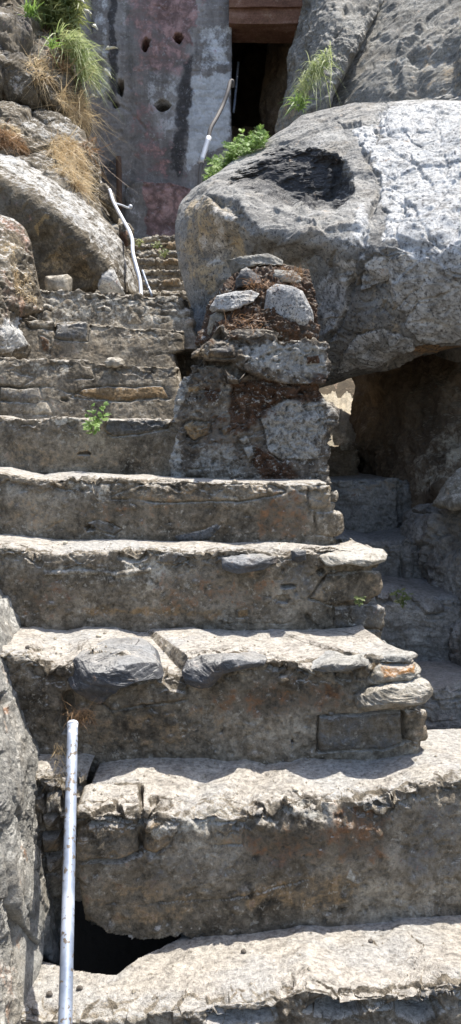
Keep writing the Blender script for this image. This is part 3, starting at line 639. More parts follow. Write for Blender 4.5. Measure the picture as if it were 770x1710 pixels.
edge_stone(s2_, [(303, 1122), (314, 1102), (336, 1094), (380, 1090), (426, 1087), (447, 1100), (440, 1112), (400, 1120), (372, 1126), (352, 1148), (322, 1150), (310, 1140)],
    [(305, 1120, 2.25), (336, 1096, 2.29), (426, 1090, 2.30), (380, 1110, 2.22), (340, 1140, 2.235), (440, 1108, 2.24)], M_BLACK, 'dark flat stone in the middle of the step edge')
edge_stone(s2_, [(518, 1116), (545, 1103), (580, 1098), (614, 1088), (617, 1110), (590, 1118), (560, 1122), (528, 1124)], [(520, 1118, 2.26), (614, 1090, 2.31), (560, 1112, 2.225), (610, 1110, 2.235)], M_GREY, 'grey layered stone in the step edge')
edge_stone(s2_, [(619, 1090), (650, 1087), (692, 1090), (702, 1097), (700, 1104), (660, 1106), (621, 1104)], [(620, 1094, 2.32), (700, 1098, 2.30), (660, 1110, 2.24), (620, 1110, 2.24)], M_GREY, 'thin dark slab at the upper right corner of the step')
edge_stone(s2_, [(614, 1104), (650, 1103), (692, 1104), (704, 1116), (708, 1130), (680, 1142), (640, 1146), (612, 1142)], [(616, 1104, 2.30), (700, 1106, 2.31), (620, 1140, 2.25), (700, 1132, 2.26)], M_SLAB, 'orange lichen-stained stone between the two slabs at the right end of the step', feats=[T([(630, 1106), (694, 1108), (698, 1126), (640, 1128)], 'rust', .75, 6)])
edge_stone(s2_, [(588, 1162), (610, 1148), (650, 1138), (692, 1131), (716, 1138), (724, 1152), (721, 1168), (694, 1181), (640, 1184), (598, 1184)], [(590, 1165, 2.26), (692, 1134, 2.28), (650, 1160, 2.215), (716, 1150, 2.235), (694, 1176, 2.225)], M_SLAB, 'thick protruding pale grey slab at the right end of the step')
edge_stone(s3_, [(532, 930), (548, 920), (580, 915), (612, 913), (640, 917), (648, 926), (643, 939), (624, 947), (585, 947), (545, 944)], [(535, 930, 2.70), (640, 918, 2.76), (590, 935, 2.66), (580, 917, 2.76), (640, 936, 2.68)], M_SLAB, 'flat brown grey slab at the right end of the step')
edge_stone(s3_, [(489, 920), (500, 916), (511, 919), (511, 934), (500, 938), (491, 935)], [(0, 0, 2.66)], M_BLACK, 'little dark wedge stone in the step edge')
edge_stone(s3_, [(370, 932), (400, 925), (440, 924), (463, 929), (465, 942), (440, 952), (400, 958), (372, 954)], [(370, 935, 2.69), (463, 932, 2.69), (420, 945, 2.665), (420, 926, 2.71)], M_BLACK, 'dark stained stone in the step edge')

# ================================================================ UPPER FLIGHT
upper = thing('stone_staircase', (-.6, 5.9, 2.5), 'narrow distant flight of small weathered steps rising between boulders to the plastered wall', 'staircase')
for i, (py, Y) in enumerate([(484, 5.9), (466, 6.15), (449, 6.4), (432, 6.65), (418, 6.9), (405, 7.15), (393, 7.4)]):
    z = zat(py, Y, 270); t = i*1.3
    sweep('step', [(150, py+1), (200, py), (240, py+1+2*math.sin(t)), (270, py-1), (300, py+2*math.cos(t)), (340, py+1), (420, py)], Y, z-.3, Y+(.32 if i < 6 else .8), M_STEP, xl=150, xr=420,
          feats=[S([(232+9*math.sin(t), py+2), (262+8*math.sin(t), py+1), (262, py+10), (234, py+10)], .03, 'dark' if i % 2 else 'pale', .5, 1.6), S([(270, py+2), (300, py+2), (302, py+10), (272, py+10)], .03, 'warm' if i % 2 else 'dark', .5, 1.6)],
          st=dict(low=.03, lowf=4, layer=.02, lf=5, mid=.02, mf=10, fine=.01, fnf=26), chip=.03, res=1.1, lean=-.05, r=.025, parent=upper, tread=.4)

# ================================================================ PIER
pier = thing('masonry_pier', tuple(P(430, 800, 3.3)), 'square rubble masonry pier with dark moss stains standing on the steps against the big boulder', 'pier')
sweep('pier_body', [(285, 612), (300, 604), (330, 596), (400, 592), (480, 590), (550, 592)], 3.28, zat(812, 3.28), 3.85, M_PIER, xl=292, xr=548, left=True, right=True, side=.55, slopeY=0,
      lprof=[(590, 322), (625, 318), (650, 300), (690, 290), (720, 300), (760, 286), (795, 286), (815, 290)], rprof=[(590, 545), (632, 540), (650, 530), (665, 538), (690, 558), (710, 560), (725, 552), (745, 546), (770, 548), (800, 550)], feats=[
      S([(306, 712), (320, 702), (350, 706), (352, 722), (324, 736), (310, 726)], .028, 'warm', .6, 1.3), S([(368, 718), (384, 712), (388, 718), (374, 726)], .014, 'warm', .7, .8), S([(398, 735), (412, 728), (418, 738), (410, 742)], .014, 'pale', .9, .8), S([(410, 748), (422, 744), (426, 760), (414, 764)], .014, 'pale', .9, .8),
      S([(312, 645), (332, 644), (334, 652), (314, 654)], .014, 'warm', .9, .8), S([(430, 690), (480, 668), (540, 664), (562, 694), (548, 716), (530, 765), (470, 768), (450, 752), (440, 715)], .014, 'pale', .62, .9), S([(536, 668), (562, 692), (548, 720), (530, 762), (525, 740), (545, 700)], .02, 'warm', .3, .8),
      T([(385, 635), (540, 640), (535, 668), (470, 668), (430, 700), (410, 725), (380, 720), (385, 680)], 'rust', .95, 10), T([(340, 640), (375, 650), (365, 675), (340, 670)], 'rust', .75, 7), T([(430, 745), (480, 770), (500, 795), (440, 800), (420, 770)], 'rust', .8, 9), T([(335, 700), (400, 690), (400, 740), (345, 745)], 'rust', .5, 9),
      T([(320, 755), (400, 750), (400, 790), (330, 790)], 'pale', .5, 10), T([(370, 640), (385, 640), (385, 665), (368, 660)], 'pale', .6, 5), S([(310, 786), (350, 784), (352, 796), (312, 796)], .015, None, 1, 1), C([(322, 606), (385, 606)], 4, .05),
      T([(280, 606), (320, 602), (312, 660), (300, 690), (304, 800), (280, 800)], 'pale', .62, 4), T([(325, 620), (540, 640), (540, 790), (325, 790)], 'dark', .24, 20)],  # left strip: paler stones, plus the lit edge put into the colour
      st=dict(low=.02, lowf=5, layer=.008, lf=6, facet=.018, ff=16, mid=.010, mf=18, pit=.016, pf=36, fine=.008, fnf=55, wq=.03), chip=.03, res=1.15, parent=pier)
sweep('cap_slab', [(312, 592), (330, 575), (352, 566), (380, 560), (430, 560), (480, 566), (545, 570)], 3.24, zat(640, 3.24), 3.8, M_PIER, xl=326, xr=545, left=True, right=True, side=.5,
      lprof=[(555, 350), (575, 335), (590, 322), (600, 328), (640, 390)], rprof=[(560, 540), (580, 547), (610, 546), (640, 540)], feats=[
      D([(300, 600), (388, 600), (400, 616), (430, 628), (480, 640), (500, 670), (300, 670)], .16, 3), S([(322, 592), (356, 567), (392, 572), (392, 594), (324, 598)], .03, 'warm', .4, 1.4), T([(358, 578), (390, 574), (386, 592), (350, 592)], 'dark', .7, 6),
      T([(395, 575), (545, 572), (545, 630), (500, 628), (420, 615)], 'pale', .75, 8), S([(512, 596), (532, 592), (534, 606), (514, 608)], .008, 'rust', .8, .8), C([(400, 590), (440, 600), (470, 585)], 3, .02), C([(505, 600), (506, 625), (520, 635)], 3, .02), T([(518, 618), (545, 622), (540, 640), (515, 636)], 'rust', .7, 5), T([(340, 575), (400, 556), (400, 566), (350, 580)], 'rust', .6, 4)],
      st=dict(low=.02, lowf=6, facet=.016, ff=14, mid=.008, mf=18, pit=.015, pf=40, fine=.006, fnf=60, layer=.006), chip=.04, res=1.15, parent=pier)
# rubble stones stacked above the cap
def stone(name, outl, Y, mat, label, cat='stone', rim=.09, back=.16, st=None, feats=(), parent=None, group=None, ctrl=None, res=1.2, origin=None):
    o = blob(name, outl, ctrl or [(0, 0, Y)], mat, feats, st or dict(cuts=(12, .6, int(outl[0][0])), low=.010, lowf=9, facet=.006, ff=14, layer=.005, lf=9, mid=.004, mf=24, fine=.003, fnf=60), rim, back, res=res, parent=parent, pw=.7)
    if label: tag(o, label, cat, group)
    return o
stone('rubble_stone', [(446, 484), (460, 474), (484, 474), (506, 486), (522, 520), (528, 552), (515, 568), (480, 566), (455, 550), (440, 520)], 3.44, M_GRAN, 'round speckled white granite stone on the right of the rubble heap above the pier', rim=.09, back=.2, st=dict(cuts=(16, .72, 5), low=.01, lowf=5, facet=.006, ff=12, mid=.004, mf=24, fine=.003))
stone('rubble_stone', [(352, 512), (362, 494), (390, 488), (420, 484), (434, 490), (425, 503), (400, 516), (376, 522), (356, 520)], 3.42, M_GRAN, 'flat white angular stone on the left side of the rubble heap above the pier', rim=.1)
stone('rubble_stone', [(393, 470), (402, 450), (412, 446), (434, 462), (436, 472), (412, 477), (396, 480)], 3.5, M_BLACK, 'small sharp blue-grey stone at the upper left of the rubble heap', rim=.08)
stone('rubble_stone', [(346, 552), (352, 528), (364, 520), (376, 524), (390, 540), (380, 560), (360, 566), (346, 564)], 3.44, M_SLAB, 'upright tan stone at the lower left of the rubble heap', rim=.08)
stone('rubble_stone', [(356, 566), (390, 552), (440, 548), (470, 556), (466, 566), (420, 566), (380, 574), (352, 578)], 3.34, M_PIER, 'thin grey slab lying directly under the round speckled stone', rim=.06)
stone('rubble_stone', [(430, 458), (455, 450), (500, 452), (512, 462), (500, 474), (470, 474), (440, 468)], 3.58, M_GREY, 'grey brown slab behind the top of the rubble heap', rim=.08)
stone('rubble_stone', [(372, 436), (400, 430), (440, 424), (478, 428), (472, 442), (430, 442), (398, 452), (380, 462)], 3.72, M_GREY, 'long pale slab at the very top of the rubble heap against the boulder', rim=.06)
# dry moss matted between the stones
mossb = blob('rubble_core', [(325, 575), (338, 548), (348, 512), (385, 470), (412, 444), (470, 440), (514, 450), (522, 480), (528, 520), (530, 568), (470, 572), (380, 572)],
     [(320, 575, 3.42), (540, 570, 3.44), (400, 450, 3.69), (510, 450, 3.67), (440, 520, 3.48), (360, 520, 3.50)], M_PIER, [T([(300, 440), (540, 430), (560, 580), (300, 580)], 'rust', .66, 8)], dict(low=.05, lowf=7, mid=.025, mf=14, fine=.02, fnf=50), .12, .25, res=1.2, parent=pier)

# ================================================================ BIG BOULDER
def bpost(V, M): return V, M
OB = [(300, 612), (310, 560), (322, 520), (312, 492), (300, 450), (292, 400), (291, 372), (300, 338), (324, 312), (362, 290), (395, 262), (440, 238), (480, 214), (500, 196), (540, 184), (590, 172), (630, 172), (680, 166), (730, 166), (790, 170), (900, 190), (1020, 260), (1090, 380), (1120, 500), (1060, 590), (960, 600), (880, 596), (770, 598), (720, 606), (680, 614), (630, 622), (590, 630), (552, 642), (520, 650), (440, 660), (360, 650)]
CB = [(306, 560, 4.3), (320, 500, 4.35), (296, 380, 4.45), (330, 310, 4.65), (350, 324, 4.26), (396, 338, 4.10), (440, 388, 3.99), (345, 385, 4.30), (330, 460, 4.32), (392, 405, 4.25), (400, 460, 4.22), (440, 432, 4.16), (500, 436, 4.07), (395, 262, 4.95), (500, 196, 5.35), (560, 205, 5.05), (640, 172, 5.25), (770, 168, 5.0), (600, 230, 4.75), (640, 200, 4.92), (560, 270, 4.55), (620, 300, 4.3), (700, 230, 4.55), (770, 230, 4.35), (700, 320, 4.0), (770, 320, 3.85),
      (450, 285, 4.55), (520, 250, 4.75), (450, 350, 4.18), (520, 370, 4.02), (560, 385, 3.84), (610, 400, 3.74), (500, 398, 3.90), (560, 520, 3.99), (620, 480, 3.80), (700, 410, 3.60), (770, 410, 3.48), (620, 560, 3.84), (700, 500, 3.67), (770, 500, 3.57), (700, 590, 3.74), (770, 585, 3.66), (570, 630, 4.0), (640, 612, 3.86), (440, 640, 4.2),
      (900, 300, 3.6), (900, 450, 3.05), (900, 580, 3.0), (1040, 300, 3.5), (1050, 500, 2.85)]
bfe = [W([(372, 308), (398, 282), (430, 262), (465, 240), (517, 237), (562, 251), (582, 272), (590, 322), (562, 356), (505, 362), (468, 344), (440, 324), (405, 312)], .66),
       W([(338, 318), (385, 314), (402, 342), (414, 372), (402, 386), (388, 362), (352, 342)], .07), C([(556, 292), (540, 318), (518, 340), (500, 352)], 9, -.05), T([(385, 306), (465, 244), (560, 250), (588, 320), (555, 352), (505, 358), (440, 326)], 'dark', .88, 9),  # the dark patch is the hollow's own tone plus its shade painted in
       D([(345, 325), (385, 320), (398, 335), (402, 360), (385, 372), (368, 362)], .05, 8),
       C([(388, 320), (398, 345), (410, 370), (440, 395), (470, 415), (450, 425)], 5, .03), C([(462, 352), (480, 362), (520, 372), (540, 390), (500, 400)], 4, -.02), C([(300, 420), (345, 428), (375, 440)], 3, .012), C([(470, 410), (540, 380), (600, 370)], 6, -.02),
       C([(645, 175), (628, 215), (630, 240), (612, 262), (628, 290), (636, 310), (622, 345), (612, 380), (600, 420), (590, 460), (580, 520), (548, 570)], 4, .05),
       C([(630, 290), (650, 300), (680, 305)], 2, .012), C([(770, 290), (745, 310), (735, 345), (690, 365), (650, 358), (640, 350)], 3, .03), C([(640, 420), (700, 418), (740, 440)], 2.5, .02), C([(645, 425), (640, 470), (646, 500), (636, 520)], 3.5, .03), C([(600, 475), (630, 472)], 3, .02), C([(575, 594), (610, 590), (625, 575)], 2.5, .014), C([(680, 510), (720, 500), (770, 470)], 2, .01),
       S([(632, 220), (650, 195), (664, 192), (688, 214), (682, 232), (660, 226)], .022, 'pale', 1, .8), D([(560, 205), (600, 205), (606, 215), (580, 218)], .04, 4), C([(690, 180), (740, 190), (770, 186)], 2.5, .02), C([(670, 190), (690, 205), (700, 212)], 2.5, .02),
       S([(604, 485), (606, 440), (625, 426), (642, 430), (642, 468), (632, 474)], .012, 'pale', .6, .8), S([(645, 470), (650, 430), (690, 422), (720, 440), (700, 480), (672, 500), (652, 520)], .008, 'warm', .4, .6), S([(676, 545), (700, 500), (770, 480), (790, 560), (720, 574), (700, 572)], .007, 'pale', .6, .8),
       S([(575, 590), (596, 560), (640, 550), (690, 570), (694, 596), (640, 608), (600, 625), (565, 624)], .004, 'pale', .6, .8), D([(700, 578), (790, 572), (790, 612), (640, 620)], .06, 10),
       T([(645, 170), (780, 165), (1000, 250), (1000, 480), (780, 470), (740, 450), (700, 445), (655, 400), (640, 350), (628, 290), (612, 262), (632, 230), (632, 190)], 'pale', .66, 10), T([(586, 218), (626, 210), (630, 250), (612, 256)], 'pale', .95, 5), T([(572, 400), (600, 340), (616, 340), (620, 400), (600, 440)], 'pale', .55, 8), T([(650, 345), (700, 360), (690, 400), (640, 400)], 'pale', .9, 8),
       T([(690, 420), (790, 420), (790, 490), (730, 478)], 'pale', .6, 8), T([(640, 425), (790, 425), (790, 560), (690, 560), (650, 500)], 'pale', .60, 14), T([(535, 470), (575, 430), (600, 440), (570, 540), (540, 570)], 'pale', .55, 10),
       C([(655, 330), (690, 350), (720, 400), (770, 420)], 3, .03), C([(700, 250), (740, 260), (790, 250)], 3, .025), C([(650, 250), (690, 270), (730, 320)], 2.5, .02), C([(720, 180), (735, 230), (745, 290)], 3, .02), C([(560, 420), (545, 470), (535, 520)], 3, .02), C([(600, 440), (625, 500), (660, 540)], 3, .025), C([(660, 545), (720, 530), (790, 545)], 3, .025), C([(400, 380), (450, 400), (500, 440), (540, 450)], 3, .015),
       T([(310, 330), (385, 325), (400, 380), (420, 420), (370, 460), (345, 500), (320, 480), (302, 420)], 'warm', .55, 14), T([(350, 335), (380, 335), (400, 385), (370, 400)], 'pale', .45, 10), T([(335, 400), (390, 380), (380, 440), (340, 440)], 'pale', .42, 10), T([(560, 520), (600, 440), (640, 420), (700, 500), (680, 560), (600, 570)], 'warm', .33, 16),
       T([(440, 290), (510, 245), (570, 265), (560, 300), (500, 340), (455, 338)], 'dark', .62, 12), T([(580, 270), (590, 330), (520, 355), (560, 320)], 'dark', .5, 8), T([(560, 570), (575, 520), (600, 460), (620, 480), (620, 540), (600, 560)], 'dark', .42, 8), T([(720, 440), (780, 440), (780, 480), (730, 470)], 'dark', .42, 8),  # first two deepen the hollow again, shade included in the colour
       T([(700, 580), (780, 572), (780, 605), (690, 612)], 'rust', .6, 8)]
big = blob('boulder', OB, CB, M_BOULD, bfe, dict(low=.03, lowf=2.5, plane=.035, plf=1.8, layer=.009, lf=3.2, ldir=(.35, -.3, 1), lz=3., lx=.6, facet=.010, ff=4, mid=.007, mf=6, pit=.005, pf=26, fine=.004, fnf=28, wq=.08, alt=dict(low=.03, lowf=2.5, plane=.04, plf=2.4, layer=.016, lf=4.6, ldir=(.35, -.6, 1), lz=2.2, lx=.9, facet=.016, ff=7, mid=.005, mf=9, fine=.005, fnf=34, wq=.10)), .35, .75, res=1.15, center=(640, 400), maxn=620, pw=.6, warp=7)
tag(big, 'huge boulder over the pier, grey with a dark hollow and crusty white right side', 'boulder')

# ================================================================ RIGHT SIDE : cave, passage, side masonry
ob = blob('rock', [(560, 560), (640, 545), (800, 540), (1000, 560), (1000, 900), (860, 930), (700, 880), (640, 850), (600, 800), (588, 700), (598, 640)],
     [(600, 640, 5.3), (590, 790, 5.2), (680, 620, 4.7), (660, 800, 4.5), (800, 620, 4.3), (760, 760, 4.1), (900, 700, 3.9), (1000, 620, 3.9)], M_CAVE,
     [T([(730, 720), (790, 700), (790, 800), (700, 830), (690, 790)], 'pale', .42, 14), C([(690, 620), (700, 700), (680, 780)], 5, .03), T([(680, 600), (800, 600), (790, 720), (690, 740)], 'dark', .35, 20)],
     dict(low=.06, lowf=2, layer=.02, lf=3, ldir=(1, .2, .25), facet=.03, ff=3.5, mid=.03, mf=5, fine=.014, fnf=22), .35, .8, center=(730, 720))
tag(ob, 'dark brown rock wall at the back of the cave under the big boulder', 'rock')
ob = blob('rock', [(500, 600), (560, 580), (640, 590), (680, 620), (640, 700), (610, 740), (590, 790), (500, 800)],
     [(500, 600, 6.7), (640, 600, 6.7), (500, 650, 6.15), (620, 650, 6.15), (540, 700, 5.6), (600, 720, 5.42), (580, 780, 5.1), (500, 780, 5.1)], M_CAVE,
     [T([(500, 600), (680, 600), (640, 740), (500, 800)], 'pale', .9, 12), C([(545, 700), (575, 722), (600, 738)], 3, .04)],
     dict(low=.01, lowf=2, layer=.02, lf=4, ldir=(1, 0, -.4), lz=4, fine=.006, fnf=18), .15, .6)
tag(ob, 'sunlit tan rock seen through the gap between the pier and the cave wall', 'rock')
sidefl = thing('side_staircase', tuple(P(620, 1100, 3.2)), 'shaded side passage of rough stone steps leading from beside the stairs into the cave', 'staircase')
STS = dict(low=.02, lowf=4, layer=.010, lf=4, facet=.012, ff=7, mid=.012, mf=10, pit=.01, pf=30, fine=.007, fnf=34, wq=.03)
sweep('stone_block', [(500, 745), (548, 742), (560, 748), (598, 744)], 4.9, zat(810, 4.9), 5.4, M_CAVE, xl=500, xr=598, right=True, left=True, side=.4, feats=[C([(550, 760), (598, 758)], 2, .02), S([(565, 742), (590, 740), (592, 752), (570, 754)], .03, 'pale', .5, 1)], st=STS, chip=.06, parent=sidefl)
sweep('step', [(470, 806), (560, 803), (640, 800), (672, 802), (800, 806)], 4.35, zat(905, 4.35), 5.3, M_SIDE, xl=470, xr=800, feats=[C([(668, 806), (670, 890)], 4, .05), T([(560, 806), (668, 806), (668, 820), (560, 820)], 'warm', .4, 6), C([(560, 815), (600, 812), (668, 818)], 2, .01)], st=STS, chip=.04, parent=sidefl, tread=.5)
sweep('step', [(480, 896), (575, 895), (600, 902), (640, 910), (670, 905), (700, 900), (860, 905)], 3.85, zat(1020, 3.85), 4.5, M_SIDE, xl=480, xr=860, feats=[S([(585, 905), (670, 908), (668, 985), (620, 1000), (580, 960)], .03, None, 1, 1.3), S([(672, 930), (690, 912), (690, 985), (676, 980)], .03, None, 1, 1.3), D(ell(664, 976, 10, 10), .1, 4)], st=STS, chip=.07, parent=sidefl, tread=.5)
sweep('step', [(560, 990), (650, 990), (680, 992), (720, 998), (800, 1000), (900, 1000)], 3.35, zat(1160, 3.35), 4.0, M_SIDE, xl=560, xr=900, feats=[S([(695, 1002), (740, 1000), (742, 1022), (710, 1026)], .04, None, 1, 1.2), D(ell(662, 983, 12, 6), .05, 4), T([(640, 1000), (720, 1000), (720, 1100), (650, 1090)], 'pale', .3, 20)], st=STS, chip=.05, parent=sidefl, tread=.5)
sweep('step', [(600, 1112), (690, 1108), (720, 1148), (745, 1150), (780, 1140), (900, 1140)], 2.85, zat(1262, 2.85), 3.5, M_SIDE, xl=600, xr=900, feats=[C([(722, 1172), (790, 1165)], 2.5, .02), C([(728, 1205), (790, 1200)], 2.5, .02)], st=STS, chip=.06, parent=sidefl, backpy=[(600, 1092), (900, 1096)])
sweep('landing_slab', [(600, 1300), (900, 1300)], 2.3, zat(1330, 2.3), 3.0, M_SIDE, xl=600, xr=960, feats=[], st=STS, parent=sidefl, chip=.02, backpy=[(600, 1238), (900, 1238)])
rw = blob('retaining_wall', [(672, 860), (700, 842), (760, 838), (860, 820), (1100, 800), (1150, 1000), (1150, 1300), (900, 1290), (800, 1180), (745, 1110), (715, 1040), (694, 1000), (684, 940)],
     [(680, 880, 3.95), (700, 1000, 3.75), (720, 860, 3.75), (760, 860, 3.55), (760, 960, 3.45), (770, 1100, 3.2), (900, 900, 3.0), (900, 1100, 2.8), (1100, 900, 2.6), (1100, 1200, 2.5)], M_SIDE,
     [S([(674, 880), (690, 858), (740, 862), (735, 900), (700, 915), (680, 905)], .06, 'dark', .2, 1.6), S([(690, 925), (705, 915), (700, 990), (688, 980)], .03, None, 1, 1.4), C([(700, 990), (720, 1010), (745, 1040), (770, 1060)], 3, .04), C([(740, 870), (750, 900), (742, 940)], 3, .03),
      C([(722, 915), (715, 960), (700, 990)], 3, .03), T([(735, 870), (800, 860), (800, 960), (740, 950)], 'warm', .35, 16), C([(745, 1050), (760, 1085), (775, 1100)], 3, .02), T([(700, 930), (790, 960), (780, 1060), (730, 1020)], 'pale', .32, 20)],
     dict(low=.03, lowf=3, facet=.03, ff=4.5, layer=.015, lf=3, mid=.02, mf=7, pit=.02, pf=24, fine=.010, fnf=26, wq=.05), .2, .7, center=(880, 1010), warp=7)
tag(rw, 'rough grey masonry wall in shade flanking the right side of the side passage', 'wall')
ob = stone('rock', [(722, 842), (740, 812), (765, 782), (800, 770), (860, 780), (900, 830), (860, 860), (790, 848), (750, 848)], 3.3, M_SLAB, 'pale sloping rock lying on top of the grey side wall under the big boulder', 'rock', rim=.14, back=.3, ctrl=[(722, 842, 3.5), (770, 790, 3.5), (770, 840, 3.25), (900, 800, 3.0)], st=dict(low=.03, lowf=4, facet=.03, ff=6, mid=.008, mf=16, fine=.004))

# ================================================================ LEFT ROCKS
ob = blob('rock', [(-260, 960), (-60, 925), (0, 948), (16, 985), (32, 1040), (44, 1100), (62, 1160), (80, 1210), (92, 1265), (84, 1330), (70, 1396), (76, 1440), (84, 1490), (92, 1545), (99, 1600), (94, 1628), (60, 1634), (38, 1637), (0, 1640), (-260, 1700)],
     [(0, 950, 2.62), (30, 1040, 2.55), (85, 1260, 2.26), (75, 1400, 2.05), (95, 1600, 1.93), (40, 1640, 1.80), (0, 1100, 2.25), (0, 1300, 1.85), (0, 1500, 1.68), (40, 1200, 2.2), (40, 1450, 1.86), (-200, 1000, 1.9), (-200, 1500, 1.3)], M_GREY,
     [C([(0, 1260), (20, 1330), (40, 1400), (30, 1440)], 5, .03), C([(0, 1395), (10, 1440), (24, 1500), (40, 1560), (60, 1600)], 7, .05), D([(0, 1500), (24, 1500), (70, 1590), (92, 1610), (88, 1625), (42, 1636), (20, 1560)], .05, 8), D(ell(6, 1165, 10, 14), .05, 4), D(ell(22, 1120, 6, 8), .03, 4), T([(0, 1150), (14, 1155), (20, 1190), (0, 1195)], 'rust', .6, 5),
      D(ell(4, 985, 8, 18), .06, 5), T([(24, 1520), (80, 1600), (80, 1630), (40, 1634)], 'warm', .55, 8), T([(20, 980), (40, 1050), (30, 1060), (10, 1000)], 'pale', .5, 6)]+
     [C([(x, y), (x+18, y+45), (x+30, y+100)], 2.2, .014) for x, y in [(5, 1210), (20, 1200), (35, 1215), (12, 1330), (45, 1290), (52, 1380), (20, 1010), (60, 1440), (70, 1500), (30, 1130), (48, 1500)]],
     dict(low=.02, lowf=3, layer=.012, lf=6, ldir=(.8, -.3, .45), lz=4., lx=.45, mid=.004, mf=12, pit=.004, pf=30, fine=.004, fnf=44, wq=.05), .16, .6, center=(-70, 1330), maxn=560, warp=6)
tag(ob, 'large grey foliated rock leaning beside the lowest steps, left of the steel pipe', 'rock')
ob = blob('rock', [(-200, 1440), (0, 1455), (12, 1520), (24, 1580), (36, 1640), (37, 1680), (30, 1760), (-200, 1800)], [(-100, 1600, 1.45), (0, 1460, 1.72), (30, 1640, 1.68), (0, 1750, 1.5)], M_GREY, [T([(0, 1560), (30, 1620), (30, 1710), (0, 1700)], 'rust', .38, 10)],
     dict(low=.02, lowf=3, mid=.012, mf=12, fine=.006), .1, .5, center=(-60, 1620))
tag(ob, 'grey brown rock corner at the very bottom left, below the larger leaning rock', 'rock')
ob = blob('rock', [(-200, 340), (0, 359), (22, 366), (40, 380), (50, 405), (56, 440), (66, 480), (76, 520), (60, 522), (30, 526), (42, 560), (58, 590), (50, 600), (0, 600), (-200, 620)],
     [(0, 370, 4.25), (40, 400, 4.2), (70, 510, 4.1), (20, 450, 3.95), (0, 560, 3.72), (50, 590, 3.85), (-150, 480, 3.6), (-50, 580, 3.6)], M_LEFT,
     [T([(0, 360), (40, 380), (52, 430), (20, 400), (0, 395)], 'rust', .55, 8), T([(0, 400), (24, 405), (60, 470), (70, 515), (30, 510), (20, 440), (0, 420)], 'warm', .42, 10), T([(0, 530), (30, 530), (50, 580), (20, 590), (0, 580)], 'pale', .7, 10), T([(25, 370), (48, 400), (50, 420), (30, 400)], 'pale', .35, 6), T([(0, 440), (50, 500), (70, 520), (0, 530)], 'rust', .45, 10), C([(0, 400), (20, 408), (40, 450), (46, 480)], 4, .02)],
     dict(low=.03, lowf=3, mid=.02, mf=9, pit=.015, pf=30, fine=.010, fnf=34), .2, .6, center=(-60, 490), maxn=360)
tag(ob, 'pinkish brown lichen-covered rock at the left edge beside the upper main steps', 'rock')
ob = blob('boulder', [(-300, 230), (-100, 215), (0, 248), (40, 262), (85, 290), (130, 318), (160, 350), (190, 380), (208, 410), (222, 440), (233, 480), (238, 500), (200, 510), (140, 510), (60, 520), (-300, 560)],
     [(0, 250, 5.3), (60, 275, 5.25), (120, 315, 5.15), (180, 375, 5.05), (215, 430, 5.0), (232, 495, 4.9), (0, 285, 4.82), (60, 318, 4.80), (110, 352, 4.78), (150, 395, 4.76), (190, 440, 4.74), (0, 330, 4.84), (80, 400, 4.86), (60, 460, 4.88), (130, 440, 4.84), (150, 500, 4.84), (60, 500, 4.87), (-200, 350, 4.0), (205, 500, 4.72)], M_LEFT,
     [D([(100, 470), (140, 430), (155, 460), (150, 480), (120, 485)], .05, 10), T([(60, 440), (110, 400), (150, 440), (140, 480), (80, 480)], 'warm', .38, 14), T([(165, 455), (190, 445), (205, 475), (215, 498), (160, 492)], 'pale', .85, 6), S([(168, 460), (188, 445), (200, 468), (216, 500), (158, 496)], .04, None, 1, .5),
      T([(0, 240), (40, 258), (90, 290), (160, 350), (215, 425), (236, 495), (215, 480), (190, 435), (150, 395), (100, 350), (50, 310), (0, 285)], 'pale', .52, 6), T([(0, 270), (60, 300), (110, 350), (60, 400), (0, 380)], 'dark', .3, 20), T([(60, 385), (75, 355), (80, 360), (66, 395)], 'warm', .8, 4), T([(120, 340), (150, 360), (150, 420), (110, 400)], 'dark', .3, 14)]+  # long pale band paints the sunlit rim into the colour
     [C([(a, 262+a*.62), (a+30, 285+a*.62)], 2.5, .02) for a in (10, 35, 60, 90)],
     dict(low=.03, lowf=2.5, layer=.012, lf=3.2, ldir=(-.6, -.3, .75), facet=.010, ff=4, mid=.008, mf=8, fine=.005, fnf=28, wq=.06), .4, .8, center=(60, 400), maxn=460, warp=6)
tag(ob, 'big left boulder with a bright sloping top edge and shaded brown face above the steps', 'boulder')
ob = blob('rock', [(-300, 150), (-100, 150), (0, 165), (60, 184), (100, 192), (125, 215), (150, 240), (162, 270), (166, 300), (168, 330), (190, 350), (206, 380), (210, 400), (180, 400), (100, 340), (0, 300), (-300, 300)],
     [(0, 170, 6.1), (90, 192, 6.1), (150, 245, 6.05), (165, 310, 5.95), (200, 380, 5.7), (60, 230, 5.75), (0, 240, 5.6), (110, 280, 5.6), (-200, 220, 5.2), (140, 330, 5.5), (0, 300, 5.3)], M_LEFT,
     [C([(0, 205), (40, 225), (80, 262)], 4, .04), C([(0, 228), (30, 245), (60, 270)], 4, .04), C([(95, 200), (120, 230), (150, 290)], 3, .02), T([(40, 190), (110, 200), (140, 240), (90, 250), (30, 220)], 'pale', .42, 12), C([(150, 240), (158, 300), (180, 350)], 2.5, -.02), T([(0, 215), (40, 235), (40, 250), (0, 245)], 'warm', .6, 8)],
     dict(low=.04, lowf=2.5, plane=.09, plf=1.8, layer=.02, lf=3, ldir=(-.7, -.2, .8), facet=.02, ff=4, mid=.016, mf=8, fine=.008, fnf=24, wq=.06), .3, .8, center=(40, 270), maxn=360, warp=6)
tag(ob, 'middle left rock with dry grass patches, wedged between the cliff above and the bright-edged boulder', 'rock')
